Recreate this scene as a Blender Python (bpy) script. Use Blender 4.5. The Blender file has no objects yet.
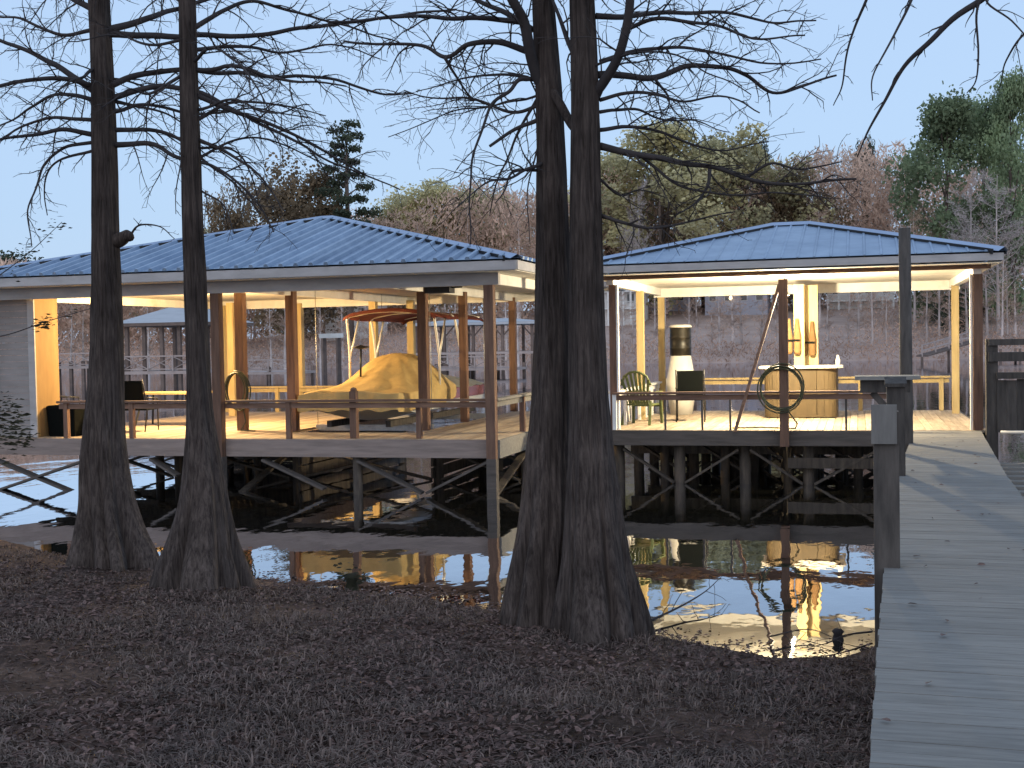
import bpy, math, random
import numpy as np
from mathutils import Vector, Matrix, noise as mn

random.seed(7)
rng = np.random.default_rng(11)
PI = math.pi
R = math.radians
scene = bpy.context.scene
col = scene.collection
sin, cos = math.sin, math.cos

# ------------------------------------------------------------------ camera
F = 1250.0
YAW, PITCH, ROLL = R(15.5), R(1.88), R(1.03)
CAMZ = 2.57
cd = bpy.data.cameras.new('camera'); cam = bpy.data.objects.new('camera', cd); col.objects.link(cam)
cd.sensor_width = 36; cd.lens = 36 * F / 1024; cd.clip_end = 3000; cd.clip_start = .1
rot = Matrix.Rotation(YAW, 3, 'Z') @ Matrix.Rotation(PI / 2 - PITCH, 3, 'X') @ Matrix.Rotation(-ROLL, 3, 'Z')
cam.matrix_world = Matrix.Translation((0, 0, CAMZ)) @ rot.to_4x4()
scene.camera = cam
C0 = Vector((0, 0, CAMZ))

def ray(u, v): return rot @ Vector(((u - 512) / F, -(v - 384) / F, -1))
def V(u, v, d): return C0 + ray(u, v) * d                       # a point d metres ahead
def Pz(u, v, z):
    r = ray(u, v); return C0 + r * ((z - CAMZ) / r.z)
def Py(u, v, y):
    r = ray(u, v); return C0 + r * (y / r.y)
def hor(u): return 343 - .018 * (u - 512)

# ------------------------------------------------------------------ mesh builder
class MB:
    def __init__(s): s.v = []; s.f = []; s.t = []; s.sm = []
    def add(s, vs, fs, tint=None, smooth=False):
        n = len(s.v); t = random.random() if tint is None else tint
        s.v.extend([tuple(p) for p in vs]); s.t.extend([t] * len(vs))
        s.f.extend([tuple(i + n for i in f) for f in fs]); s.sm.extend([smooth] * len(fs))
    def box(s, c, size, rz=0, tint=None, m=None):
        x, y, z = [k / 2 for k in size]
        pts = [Vector(p) for p in ((-x, -y, -z), (x, -y, -z), (x, y, -z), (-x, y, -z), (-x, -y, z), (x, -y, z), (x, y, z), (-x, y, z))]
        M = m if m is not None else Matrix.Rotation(rz, 3, 'Z')
        s.add([M @ p + Vector(c) for p in pts], [(0, 3, 2, 1), (4, 5, 6, 7), (0, 1, 5, 4), (1, 2, 6, 5), (2, 3, 7, 6), (3, 0, 4, 7)], tint)
    def bb(s, a, b, tint=None):
        s.box([(a[i] + b[i]) / 2 for i in range(3)], [abs(b[i] - a[i]) for i in range(3)], 0, tint)
    def beam(s, p, q, w, h, tint=None, up=(0, 0, 1)):
        p, q = Vector(p), Vector(q); d = (q - p); L = d.length; d.normalize()
        u = Vector(up)
        if abs(d.dot(u)) > .98: u = Vector((0, 1, 0))
        sx = d.cross(u).normalized(); sz = sx.cross(d)
        s.box((p + q) / 2, (w, L, h), 0, tint, Matrix((sx, d, sz)).transposed())
    def tube(s, pts, rad, n=6, tint=None, cap=True, smooth=True):
        pts = [Vector(p) for p in pts]
        if not hasattr(rad, '__len__'): rad = [rad] * len(pts)
        vs = []; N = len(pts); a = None
        for i, p in enumerate(pts):
            t = (pts[min(i + 1, N - 1)] - pts[max(i - 1, 0)])
            if t.length < 1e-9: t = Vector((0, 0, 1))
            t.normalize()
            if a is None: a = t.orthogonal().normalized()
            else:
                a = a - t * a.dot(t)
                if a.length < 1e-6: a = t.orthogonal()
                a.normalize()
            b = t.cross(a)
            for k in range(n):
                th = 2 * PI * k / n
                vs.append(p + (a * cos(th) + b * sin(th)) * rad[i])
        fs = [(i * n + k, i * n + (k + 1) % n, (i + 1) * n + (k + 1) % n, (i + 1) * n + k) for i in range(N - 1) for k in range(n)]
        if cap and n > 3: fs += [tuple(range(n - 1, -1, -1)), tuple((N - 1) * n + k for k in range(n))]
        s.add(vs, fs, tint, smooth)
    def loft(s, rings, closed=True, cap=True, tint=None, smooth=True):
        n = len(rings[0]); vs = [p for r in rings for p in r]; m = n if closed else n - 1
        fs = [(i * n + k, i * n + (k + 1) % n, (i + 1) * n + (k + 1) % n, (i + 1) * n + k) for i in range(len(rings) - 1) for k in range(m)]
        if cap and closed: fs += [tuple(range(n - 1, -1, -1)), tuple((len(rings) - 1) * n + k for k in range(n))]
        s.add(vs, fs, tint, smooth)
    def lathe(s, c, prof, n=20, tint=None, smooth=True):
        s.loft([[(c[0] + r * cos(2 * PI * k / n), c[1] + r * sin(2 * PI * k / n), c[2] + z) for k in range(n)] for r, z in prof], True, True, tint, smooth)
    def build(s, name, m, parent=None, org=None):
        me = bpy.data.meshes.new(name)
        o0 = Vector(org) if org is not None else (ORG.get(parent.name, Vector((0, 0, 0))) if parent else Vector((0, 0, 0)))
        v = np.array(s.v, dtype=np.float32).reshape(-1, 3) - np.array(o0, dtype=np.float32)
        me.from_pydata(v.tolist(), [], s.f)
        at = me.attributes.new('tint', 'FLOAT', 'POINT'); at.data.foreach_set('value', np.array(s.t, dtype=np.float32))
        me.polygons.foreach_set('use_smooth', s.sm)
        me.materials.append(m); me.update()
        o = bpy.data.objects.new(name, me); col.objects.link(o)
        if parent: o.parent = parent; ORG[o.name] = o0
        else: o.location = o0; ORG[o.name] = o0
        return o
ORG = {}

def tag(o, label=None, cat=None, group=None, kind=None):
    if label: o['label'] = label
    if cat: o['category'] = cat
    if group: o['group'] = group
    if kind: o['kind'] = kind
    return o
def thing(name, label, cat, loc=(0, 0, 0), group=None):
    o = bpy.data.objects.new(name, None); o.empty_display_size = .2; col.objects.link(o)
    o.location = loc; ORG[o.name] = Vector(loc)
    return tag(o, label, cat, group)
def copy_thing(root, loc, rz=0, sc=None, label=None, group=None):
    r = root.copy(); col.objects.link(r); r.location = loc; r.rotation_euler = (0, 0, rz)
    if sc: r.scale = (sc, sc, sc) if not hasattr(sc, '__len__') else sc
    if label: r['label'] = label
    if group: r['group'] = group
    for ch in root.children:
        c = ch.copy(); col.objects.link(c); c.parent = r
        for g in ch.children:
            e = g.copy(); col.objects.link(e); e.parent = c
    return r

# ------------------------------------------------------------------ materials
def newmat(name):
    m = bpy.data.materials.new(name); m.use_nodes = True
    nt = m.node_tree; b = nt.nodes['Principled BSDF']
    return m, nt, b
def mat(name, c1, c2=None, rough=.8, scale=(4, 4, 4), detail=6, tint=.35, bump=.3, bscale=None, metal=0, spec=.3, objvar=0, lo=.35, hi=.65, bdist=.01, coat=0):
    m, nt, b = newmat(name); N = nt.nodes; L = nt.links
    c2 = c2 or tuple(k * .6 for k in c1)
    tc = N.new('ShaderNodeTexCoord'); mp = N.new('ShaderNodeMapping'); mp.inputs['Scale'].default_value = scale
    L.new(tc.outputs['Object'], mp.inputs['Vector'])
    nz = N.new('ShaderNodeTexNoise'); nz.inputs['Scale'].default_value = 1; nz.inputs['Detail'].default_value = detail; nz.inputs['Roughness'].default_value = .65
    L.new(mp.outputs[0], nz.inputs['Vector'])
    cr = N.new('ShaderNodeValToRGB'); cr.color_ramp.elements[0].position = lo; cr.color_ramp.elements[1].position = hi
    cr.color_ramp.elements[0].color = (*c2, 1); cr.color_ramp.elements[1].color = (*c1, 1)
    L.new(nz.outputs['Fac'], cr.inputs['Fac'])
    at = N.new('ShaderNodeAttribute'); at.attribute_name = 'tint'
    mr = N.new('ShaderNodeMapRange'); mr.inputs['To Min'].default_value = 1 - tint; mr.inputs['To Max'].default_value = 1 + tint
    L.new(at.outputs['Fac'], mr.inputs['Value'])
    mul = N.new('ShaderNodeVectorMath'); mul.operation = 'SCALE'
    L.new(cr.outputs['Color'], mul.inputs[0]); L.new(mr.outputs[0], mul.inputs['Scale'])
    out = mul.outputs[0]
    if objvar:
        oi = N.new('ShaderNodeObjectInfo'); m2 = N.new('ShaderNodeMapRange'); m2.inputs['To Min'].default_value = 1 - objvar; m2.inputs['To Max'].default_value = 1 + objvar
        L.new(oi.outputs['Random'], m2.inputs['Value'])
        mu2 = N.new('ShaderNodeVectorMath'); mu2.operation = 'SCALE'; L.new(out, mu2.inputs[0]); L.new(m2.outputs[0], mu2.inputs['Scale']); out = mu2.outputs[0]
    L.new(out, b.inputs['Base Color'])
    b.inputs['Roughness'].default_value = rough; b.inputs['Metallic'].default_value = metal; b.inputs['Specular IOR Level'].default_value = spec
    if bump:
        src = nz.outputs['Fac']
        if bscale:
            mp2 = N.new('ShaderNodeMapping'); mp2.inputs['Scale'].default_value = bscale; L.new(tc.outputs['Object'], mp2.inputs['Vector'])
            n2 = N.new('ShaderNodeTexNoise'); n2.inputs['Scale'].default_value = 1; n2.inputs['Detail'].default_value = 8; L.new(mp2.outputs[0], n2.inputs['Vector']); src = n2.outputs['Fac']
        bp = N.new('ShaderNodeBump'); bp.inputs['Strength'].default_value = bump; bp.inputs['Distance'].default_value = bdist
        L.new(src, bp.inputs['Height']); L.new(bp.outputs[0], b.inputs['Normal'])
    return m
M = {}
M['post'] = mat('weathered_post_wood', (.19, .11, .075), (.105, .06, .043), .85, (18, 18, 1.6), bump=.4, tint=.2)
M['deck'] = mat('deck_boards_wood', (.42, .34, .245), (.26, .2, .145), .8, (14, 1.2, 14), bump=.4, tint=.22)
M['grey_deck'] = mat('grey_weathered_boards', (.235, .225, .208), (.17, .162, .15), .9, (3, 26, 26), bump=.25, tint=.08, spec=.15)
M['old_board'] = mat('pale_old_board', (.2, .19, .178), (.145, .138, .13), .9, (14, 14, 2), bump=.3, tint=.07)
M['dark_wood'] = mat('dark_weathered_wood', (.085, .074, .066), (.042, .037, .034), .9, (14, 14, 2), bump=.5, tint=.25)
M['piling'] = mat('wet_piling_wood', (.10, .08, .062), (.045, .036, .03), .85, (12, 12, 2), bump=.5, tint=.2)
M['rim'] = mat('rim_board_wood', (.31, .245, .215), (.21, .165, .145), .8, (1.2, 14, 14), bump=.3, tint=.1)
M['rim_dark'] = mat('grey_rim_board_wood', (.12, .1, .088), (.07, .06, .053), .85, (1.2, 14, 14), bump=.3, tint=.1)
M['rail'] = mat('rail_wood', (.22, .13, .09), (.12, .07, .05), .8, (2, 14, 14), bump=.3, tint=.15)
M['pine'] = mat('new_pine_wood', (.44, .34, .17), (.34, .25, .115), .7, (16, 16, 1.5), bump=.2, tint=.1)
M['white'] = mat('white_painted_board', (.72, .71, .68), (.6, .59, .56), .6, (3, 3, 3), bump=.1, tint=.05)
M['ceiling'] = mat('white_ceiling_panel', (.78, .76, .7), (.66, .63, .56), .7, (.8, 6, 6), bump=.1, tint=.05)
M['fascia'] = mat('grey_painted_fascia', (.42, .40, .395), (.33, .315, .31), .6, (2, 6, 6), bump=.1, tint=.06)
M['roof'] = mat('blue_metal_roofing', (.26, .345, .46), (.155, .225, .335), .4, (1.3, 1.3, 1.3), bump=.05, tint=.14, metal=.25, spec=.5)
M['ridge'] = mat('blue_metal_trim', (.3, .38, .52), (.24, .31, .44), .4, (1, 1, 1), bump=0, tint=.05, metal=.25, spec=.5)
M['siding'] = mat('grey_siding', (.3, .275, .265), (.24, .22, .21), .8, (2, 2, 9), bump=.2, tint=.06)
M['lamplit'] = mat('lamplit_closet_wall', (.28, .18, .075), (.225, .14, .058), .75, (5, 5, 1), bump=.15, tint=.05)  # closet side, the lamp's yellow light put into its base colour
M['black'] = mat('black_fabric', (.006, .0075, .0075), (.004, .005, .005), .9, (60, 60, 60), bump=.2, tint=.2, spec=.04)
M['black_metal'] = mat('black_painted_metal', (.02, .02, .021), (.012, .012, .012), .45, (9, 9, 9), bump=.05, tint=.1)
M['green'] = mat('olive_green_plastic', (.10, .12, .045), (.075, .09, .032), .45, (6, 6, 6), bump=.03, tint=.06)
M['white_plastic'] = mat('white_plastic', (.62, .6, .55), (.55, .53, .48), .4, (4, 4, 4), bump=.02, tint=.04)
M['pale_canvas'] = mat('pale_grey_canvas', (.3, .3, .27), (.23, .23, .205), .85, (3, 3, 3), bump=.3, bscale=(9, 3, 9), tint=.04, bdist=.03)
M['canvas'] = mat('tan_boat_canvas', (.5, .36, .15), (.4, .28, .115), .85, (3, 3, 3), bump=.35, bscale=(9, 3, 9), tint=.04, bdist=.03)
M['red_canvas'] = mat('red_canvas', (.13, .028, .018), (.095, .02, .013), .8, (4, 4, 4), bump=.2, tint=.08)
M['gel_red'] = mat('red_gelcoat', (.2, .05, .04), (.16, .04, .03), .25, (2, 2, 2), bump=0, tint=.03, spec=.5)
M['gel_white'] = mat('white_gelcoat', (.7, .7, .68), (.62, .62, .6), .3, (2, 2, 2), bump=0, tint=.03, spec=.5)
M['alu'] = mat('white_powder_coated_tube', (.72, .7, .64), (.62, .6, .55), .35, (8, 8, 8), bump=0, tint=.05, metal=.2, spec=.5)
M['galv'] = mat('galvanised_steel', (.4, .4, .4), (.28, .28, .28), .45, (8, 8, 8), bump=.05, tint=.1, metal=.7)
M['hose'] = mat('green_rubber_hose', (.05, .055, .028), (.03, .035, .018), .5, (8, 8, 8), bump=0, tint=.15)
M['orange'] = mat('orange_vest_cloth', (.15, .082, .03), (.11, .058, .02), .8, (12, 12, 12), bump=.3, tint=.1)
M['drum'] = mat('dark_bronze_drum', (.013, .011, .008), (.008, .007, .005), .4, (3, 3, 12), bump=.1, tint=.1)
M['barwood'] = mat('bar_plank_wood', (.07, .048, .022), (.048, .033, .015), .7, (10, 10, 1.2), bump=.2, tint=.14)
M['leaf_dead'] = mat('dead_leaf', (.165, .108, .094), (.08, .053, .046), .9, (40, 40, 40), bump=0, tint=.5)
M['grass_dry'] = mat('dry_grass', (.16, .116, .098), (.08, .06, .05), .9, (6, 6, 6), bump=0, tint=.5)
M['brass'] = mat('lamp_housing', (.3, .3, .3), (.2, .2, .2), .4, (5, 5, 5), bump=0, tint=.1, metal=.5)
def emit(name, c, st):
    m, nt, b = newmat(name); b.inputs['Emission Color'].default_value = (*c, 1); b.inputs['Emission Strength'].default_value = st; b.inputs['Base Color'].default_value = (.8, .8, .8, 1); return m
M['bulb'] = emit('warm_bulb', (1, .74, .4), 30)
M['houselight'] = emit('house_light', (1, .75, .45), 4)

# bark: vertical fibrous ridges
def bark(name, c1, c2):
    m, nt, b = newmat(name); N = nt.nodes; L = nt.links
    tc = N.new('ShaderNodeTexCoord'); mp = N.new('ShaderNodeMapping'); mp.inputs['Scale'].default_value = (38, 38, 2.2); L.new(tc.outputs['Object'], mp.inputs['Vector'])
    nz = N.new('ShaderNodeTexNoise'); nz.inputs['Scale'].default_value = 1; nz.inputs['Detail'].default_value = 9; nz.inputs['Roughness'].default_value = .7; nz.inputs['Distortion'].default_value = .4
    L.new(mp.outputs[0], nz.inputs['Vector'])
    n2 = N.new('ShaderNodeTexNoise'); n2.inputs['Scale'].default_value = 2.2; n2.inputs['Detail'].default_value = 4; L.new(tc.outputs['Object'], n2.inputs['Vector'])
    cr = N.new('ShaderNodeValToRGB'); cr.color_ramp.elements[0].position = .36; cr.color_ramp.elements[1].position = .68
    cr.color_ramp.elements[0].color = (*c2, 1); cr.color_ramp.elements[1].color = (*c1, 1); L.new(nz.outputs['Fac'], cr.inputs['Fac'])
    mr = N.new('ShaderNodeMapRange'); mr.inputs['From Min'].default_value = .3; mr.inputs['From Max'].default_value = .7; mr.inputs['To Min'].default_value = .6; mr.inputs['To Max'].default_value = 1.25; L.new(n2.outputs['Fac'], mr.inputs['Value'])
    mu = N.new('ShaderNodeVectorMath'); mu.operation = 'SCALE'; L.new(cr.outputs[0], mu.inputs[0]); L.new(mr.outputs[0], mu.inputs['Scale'])
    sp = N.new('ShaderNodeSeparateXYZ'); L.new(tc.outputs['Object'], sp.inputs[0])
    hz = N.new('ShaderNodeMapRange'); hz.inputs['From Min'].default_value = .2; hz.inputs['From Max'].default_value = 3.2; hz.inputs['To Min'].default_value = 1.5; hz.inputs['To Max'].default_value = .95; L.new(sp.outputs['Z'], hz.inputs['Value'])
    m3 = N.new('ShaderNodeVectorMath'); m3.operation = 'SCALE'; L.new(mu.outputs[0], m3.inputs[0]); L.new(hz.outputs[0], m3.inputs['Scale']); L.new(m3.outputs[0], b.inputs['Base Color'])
    bp = N.new('ShaderNodeBump'); bp.inputs['Strength'].default_value = .8; bp.inputs['Distance'].default_value = .03; L.new(nz.outputs['Fac'], bp.inputs['Height']); L.new(bp.outputs[0], b.inputs['Normal'])
    b.inputs['Roughness'].default_value = .95; b.inputs['Specular IOR Level'].default_value = .1
    return m
M['bark'] = bark('cypress_bark', (.098, .078, .069), (.026, .02, .018))
M['twig'] = mat('cypress_twig', (.05, .042, .042), (.03, .026, .027), .9, (3, 3, 3), bump=0, tint=.3)
M['far_bark'] = mat('pale_far_bark', (.6, .52, .48), (.36, .3, .275), .9, (.6, .6, .3), bump=0, tint=.3, objvar=.25)
M['far_trunk'] = mat('brown_far_bark', (.16, .12, .10), (.09, .07, .06), .9, (.6, .6, .3), bump=0, tint=.3, objvar=.2)
def leafmat(name, c1, c2, tr=.25):
    m = mat(name, c1, c2, .8, (.35, .35, .35), 3, tint=.36, bump=0, objvar=.18, lo=.4, hi=.6)
    N = m.node_tree.nodes; L = m.node_tree.links; b = N['Principled BSDF']; src = b.inputs['Base Color'].links[0].from_socket
    tl = N.new('ShaderNodeBsdfTranslucent'); L.new(src, tl.inputs['Color']); mx = N.new('ShaderNodeMixShader'); mx.inputs['Fac'].default_value = .45
    o = [n for n in N if n.type == 'OUTPUT_MATERIAL'][0]; L.new(b.outputs[0], mx.inputs[1]); L.new(tl.outputs[0], mx.inputs[2]); L.new(mx.outputs[0], o.inputs['Surface'])
    return m
M['olive'] = leafmat('olive_foliage', (0.608, 0.542, 0.294), (0.365, 0.330, 0.196))
M['green_leaf'] = leafmat('green_foliage', (0.275, 0.338, 0.186), (0.162, 0.202, 0.114))
M['dark_leaf'] = leafmat('dark_evergreen_foliage', (0.086, 0.103, 0.062), (0.049, 0.060, 0.040))
M['brown_leaf'] = leafmat('brown_oak_foliage', (0.253, 0.181, 0.110), (0.158, 0.116, 0.071))
M['pink_twig'] = leafmat('bare_pinkish_twigs', (0.705, 0.505, 0.385), (0.471, 0.331, 0.248))
M['pale_twig'] = leafmat('pale_grey_blossom_twigs', (0.684, 0.594, 0.562), (0.468, 0.406, 0.384))
M['brush'] = leafmat('brown_brush', (0.646, 0.419, 0.300), (0.374, 0.245, 0.182))
M['near_leaf'] = leafmat('near_dark_leaf', (.05, .05, .03), (.03, .03, .02))

# terrain, water
def groundmat():
    m, nt, b = newmat('leaf_litter_ground'); N = nt.nodes; L = nt.links
    tc = N.new('ShaderNodeTexCoord')
    def nz(sc, d, r=.6):
        n = N.new('ShaderNodeTexNoise'); n.inputs['Scale'].default_value = sc; n.inputs['Detail'].default_value = d; n.inputs['Roughness'].default_value = r; L.new(tc.outputs['Object'], n.inputs['Vector']); return n
    a, c, e = nz(.7, 5), nz(14, 8, .75), nz(60, 4)
    cr = N.new('ShaderNodeValToRGB'); cr.color_ramp.elements[0].position = .33; cr.color_ramp.elements[1].position = .68
    cr.color_ramp.elements[0].color = (.044, .028, .023, 1); cr.color_ramp.elements[1].color = (.15, .096, .078, 1)
    k = cr.color_ramp.elements.new(.5); k.color = (.075, .05, .04, 1)
    L.new(c.outputs['Fac'], cr.inputs['Fac'])
    mr = N.new('ShaderNodeMapRange'); mr.inputs['From Min'].default_value = .3; mr.inputs['From Max'].default_value = .7; mr.inputs['To Min'].default_value = .5; mr.inputs['To Max'].default_value = 1.5; L.new(a.outputs['Fac'], mr.inputs['Value'])
    mu = N.new('ShaderNodeVectorMath'); mu.operation = 'SCALE'; L.new(cr.outputs[0], mu.inputs[0]); L.new(mr.outputs[0], mu.inputs['Scale']); L.new(mu.outputs[0], b.inputs['Base Color'])
    bp = N.new('ShaderNodeBump'); bp.inputs['Strength'].default_value = .9; bp.inputs['Distance'].default_value = .04; L.new(c.outputs['Fac'], bp.inputs['Height'])
    bp2 = N.new('ShaderNodeBump'); bp2.inputs['Strength'].default_value = .5; bp2.inputs['Distance'].default_value = .01; L.new(e.outputs['Fac'], bp2.inputs['Height']); L.new(bp.outputs[0], bp2.inputs['Normal']); L.new(bp2.outputs[0], b.inputs['Normal'])
    b.inputs['Roughness'].default_value = .95; b.inputs['Specular IOR Level'].default_value = .1
    return m
M['ground'] = groundmat()
M['lawn'] = mat('winter_lawn', (.5, .37, .31), (.38, .275, .23), .95, (.25, .25, .25), bump=.2, tint=0)
def watermat():
    m, nt, b = newmat('lake_water'); N = nt.nodes; L = nt.links
    for n in list(N):
        if n.type != 'OUTPUT_MATERIAL': N.remove(n)
    out = [n for n in N if n.type == 'OUTPUT_MATERIAL'][0]
    tc = N.new('ShaderNodeTexCoord'); mp = N.new('ShaderNodeMapping'); mp.inputs['Scale'].default_value = (1, .55, 1); L.new(tc.outputs['Object'], mp.inputs['Vector'])
    n1 = N.new('ShaderNodeTexNoise'); n1.inputs['Scale'].default_value = 1.1; n1.inputs['Detail'].default_value = 2; L.new(mp.outputs[0], n1.inputs['Vector'])
    n2 = N.new('ShaderNodeTexNoise'); n2.inputs['Scale'].default_value = 5; n2.inputs['Detail'].default_value = 2; L.new(mp.outputs[0], n2.inputs['Vector'])
    b1 = N.new('ShaderNodeBump'); b1.inputs['Strength'].default_value = 1; b1.inputs['Distance'].default_value = .008; L.new(n1.outputs['Fac'], b1.inputs['Height'])
    b2 = N.new('ShaderNodeBump'); b2.inputs['Strength'].default_value = 1; b2.inputs['Distance'].default_value = .0012; L.new(n2.outputs['Fac'], b2.inputs['Height']); L.new(b1.outputs[0], b2.inputs['Normal'])
    fr = N.new('ShaderNodeFresnel'); fr.inputs['IOR'].default_value = 1.33; L.new(b2.outputs[0], fr.inputs['Normal'])
    mr = N.new('ShaderNodeMapRange'); mr.inputs['From Min'].default_value = .02; mr.inputs['From Max'].default_value = .5; mr.inputs['To Min'].default_value = .08; mr.inputs['To Max'].default_value = .93; L.new(fr.outputs[0], mr.inputs['Value'])
    df = N.new('ShaderNodeBsdfDiffuse'); df.inputs['Color'].default_value = (.012, .012, .009, 1)
    gl = N.new('ShaderNodeBsdfGlossy'); gl.inputs['Color'].default_value = (.93, .95, 1, 1); gl.inputs['Roughness'].default_value = .015; L.new(b2.outputs[0], gl.inputs['Normal'])
    mx = N.new('ShaderNodeMixShader'); L.new(mr.outputs[0], mx.inputs['Fac']); L.new(df.outputs[0], mx.inputs[1]); L.new(gl.outputs[0], mx.inputs[2]); L.new(mx.outputs[0], out.inputs['Surface'])
    return m
M['water'] = watermat()
# ------------------------------------------------------------------ world and sun
SUN_AZ, SUN_EL = R(175), R(3)
w = bpy.data.worlds.new('World'); scene.world = w; w.use_nodes = True
nt = w.node_tree; bg = nt.nodes['Background']
sk = nt.nodes.new('ShaderNodeTexSky'); sk.sky_type = 'NISHITA'; sk.sun_disc = False
sk.sun_elevation = SUN_EL; sk.sun_rotation = SUN_AZ; sk.air_density = 1.0; sk.dust_density = .3; sk.ozone_density = 3.0
hs = nt.nodes.new('ShaderNodeHueSaturation'); hs.inputs['Saturation'].default_value = .8
nt.links.new(sk.outputs[0], hs.inputs['Color'])
dm = nt.nodes.new('ShaderNodeMix'); dm.data_type = 'RGBA'; dm.inputs[0].default_value = .62; dm.inputs[7].default_value = (4.75, 6.45, 9.1, 1)   # even blue dusk light over the clear sky
nt.links.new(hs.outputs[0], dm.inputs[6]); nt.links.new(dm.outputs[2], bg.inputs['Color'])
bg.inputs['Strength'].default_value = SKY_STRENGTH = .15
sl = bpy.data.lights.new('sun', 'SUN'); sl.energy = 1.45; sl.angle = R(120); sl.color = (1, .9, .84)
so = bpy.data.objects.new('sun', sl); col.objects.link(so)
sd = Vector((sin(SUN_AZ) * cos(SUN_EL), cos(SUN_AZ) * cos(SUN_EL), sin(SUN_EL)))
so.rotation_euler = (-sd).to_track_quat('-Z', 'Y').to_euler()

# ------------------------------------------------------------------ ground, water, far shore
shore_px = [(-60, 530), (0, 540), (80, 556), (160, 570), (240, 577), (300, 586), (420, 596), (510, 612), (585, 634), (650, 634), (700, 643), (760, 653), (850, 657), (885, 640)]
SH = sorted([(p.x, p.y) for p in [Pz(u, v, .02) for u, v in shore_px]])
sx_, sy_ = [p[0] for p in SH], [p[1] for p in SH]
def Ys(x):
    if x < sx_[0]: return sy_[0] + (sx_[0] - x) * .25
    if x > sx_[-1]: return sy_[-1] - (x - sx_[-1]) * .15
    return float(np.interp(x, sx_, sy_))
def gz(x, y):
    s = Ys(x) - y
    if s > 0: z = .02 + .10 * min(s, 4) + .055 * max(0, min(s, 14) - 4)
    else: z = .02 + max(.3 * s, -1.4)
    z += .05 * mn.noise(Vector((x * .9, y * .9, 0))) + .02 * mn.noise(Vector((x * 3, y * 3, 5))) * (1 if s > .3 else .6)
    return z
mb = MB()
xs = np.concatenate([np.arange(-60, -14, 2.0), np.arange(-14, 4, .14), np.arange(4, 40, 2.0)]); ys = np.concatenate([np.arange(-40, 2, 2.0), np.arange(2, 20, .14), np.arange(20, 40, 2.0)])
vs = [(x, y, gz(x, y)) for y in ys for x in xs]; nx = len(xs)
mb.add(vs, [(j * nx + i, j * nx + i + 1, (j + 1) * nx + i + 1, (j + 1) * nx + i) for j in range(len(ys) - 1) for i in range(nx - 1)], .5, True)
tag(mb.build('ground', M['ground']), kind='structure')
mb = MB(); S = 900
mb.add([(-S, -60, 0), (S, -60, 0), (S, 900, 0), (-S, 900, 0)], [(0, 1, 2, 3)], .5)
tag(mb.build('water', M['water']), kind='structure')
FS = 138.0
def fshore(x): return FS + 6 * mn.noise(Vector((x * .02, 3, 0))) + .05 * (x + 20)
def fz(x, y):
    s = y - fshore(x)
    if s < 0: return max(.15 * s, -2) - .3
    h = .35 * min(1, s / 1.5) + .118 * min(s, 62) + .03 * max(0, min(s, 260) - 62)
    h *= max(.35, min(1, (x + 150) / 90))                     # lower land to the left
    return h + .5 * mn.noise(Vector((x * .05, y * .05, 9)))
mb = MB(); xs = np.concatenate([np.arange(-900, -180, 30.0), np.arange(-180, 120, 3.0), np.arange(120, 900, 30.0)]); ys = np.concatenate([np.arange(110, 210, 2.0), np.arange(210, 1100, 30.0)]); nx = len(xs)
mb.add([(x, y, fz(x, y)) for y in ys for x in xs], [(j * nx + i, j * nx + i + 1, (j + 1) * nx + i + 1, (j + 1) * nx + i) for j in range(len(ys) - 1) for i in range(nx - 1)], .5, True)
tag(mb.build('far_shore_hill', M['lawn']), kind='structure')

# ground cover: grass tufts and dead leaves
def scatter(n, fn):
    k = 0
    while k < n:
        u = random.uniform(-60, 900); v = random.uniform(545, 800) if random.random() < .75 else random.uniform(545, 640)
        z = .3
        for _ in range(4):
            p = Pz(u, v, z); z = gz(p.x, p.y)
        if Ys(p.x) - p.y > .05 and p.y > 3: fn(Vector((p.x, p.y, z)), p); k += 1
mb = MB()
def tuft(p, _):
    k = mn.noise(Vector((p.x * .8, p.y * .8, 2)))
    if k < -.15 and random.random() < .8: return
    t0 = random.random()
    for _ in range(random.randint(4, 9)):
        a = random.uniform(0, 2 * PI); h = random.uniform(.02, .075) * (1 + .8 * k); l = random.uniform(.02, .12); wd = random.uniform(.0025, .006)
        b = p + Vector((random.gauss(0, .04), random.gauss(0, .04), -.01)); d = Vector((cos(a), sin(a), 0)); s = Vector((-d.y, d.x, 0)) * wd
        m_ = b + d * l * .4 + Vector((0, 0, h * .7)); e = b + d * l + Vector((0, 0, h * random.uniform(.5, 1)))
        mb.add([b - s, b + s, m_ + s * .8, m_ - s * .8, e], [(0, 1, 2, 3), (3, 2, 4)], min(1, max(0, t0 + random.gauss(0, .25))))
scatter(8000, tuft)
tag(mb.build('dry_grass', M['grass_dry']), 'short dry brown grass and weeds on the bank', 'grass', kind='stuff')
mb = MB()
def leaf(p, _):
    if mn.noise(Vector((p.x * .5, p.y * .5, 8))) + random.gauss(0, .25) < -.12: return
    s = random.uniform(.01, .032); a = random.uniform(0, 2 * PI); M_ = Matrix.Rotation(a, 3, 'Z') @ Matrix.Rotation(random.gauss(0, .45), 3, 'X') @ Matrix.Rotation(random.gauss(0, .35), 3, 'Y')
    c = random.uniform(.1, .5) * s
    q = [(-s, 0, 0), (-.3 * s, -.5 * s, c), (.5 * s, -.4 * s, c), (s, 0, .3 * c), (.5 * s, .4 * s, c), (-.3 * s, .5 * s, c)]
    mb.add([M_ @ Vector(k) + p + Vector((0, 0, .012)) for k in q], [(0, 1, 2, 3), (0, 3, 4, 5)], min(1.7, random.random() ** 1.6 + (.8 if random.random() < .035 else 0)))
scatter(36000, leaf)
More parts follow.
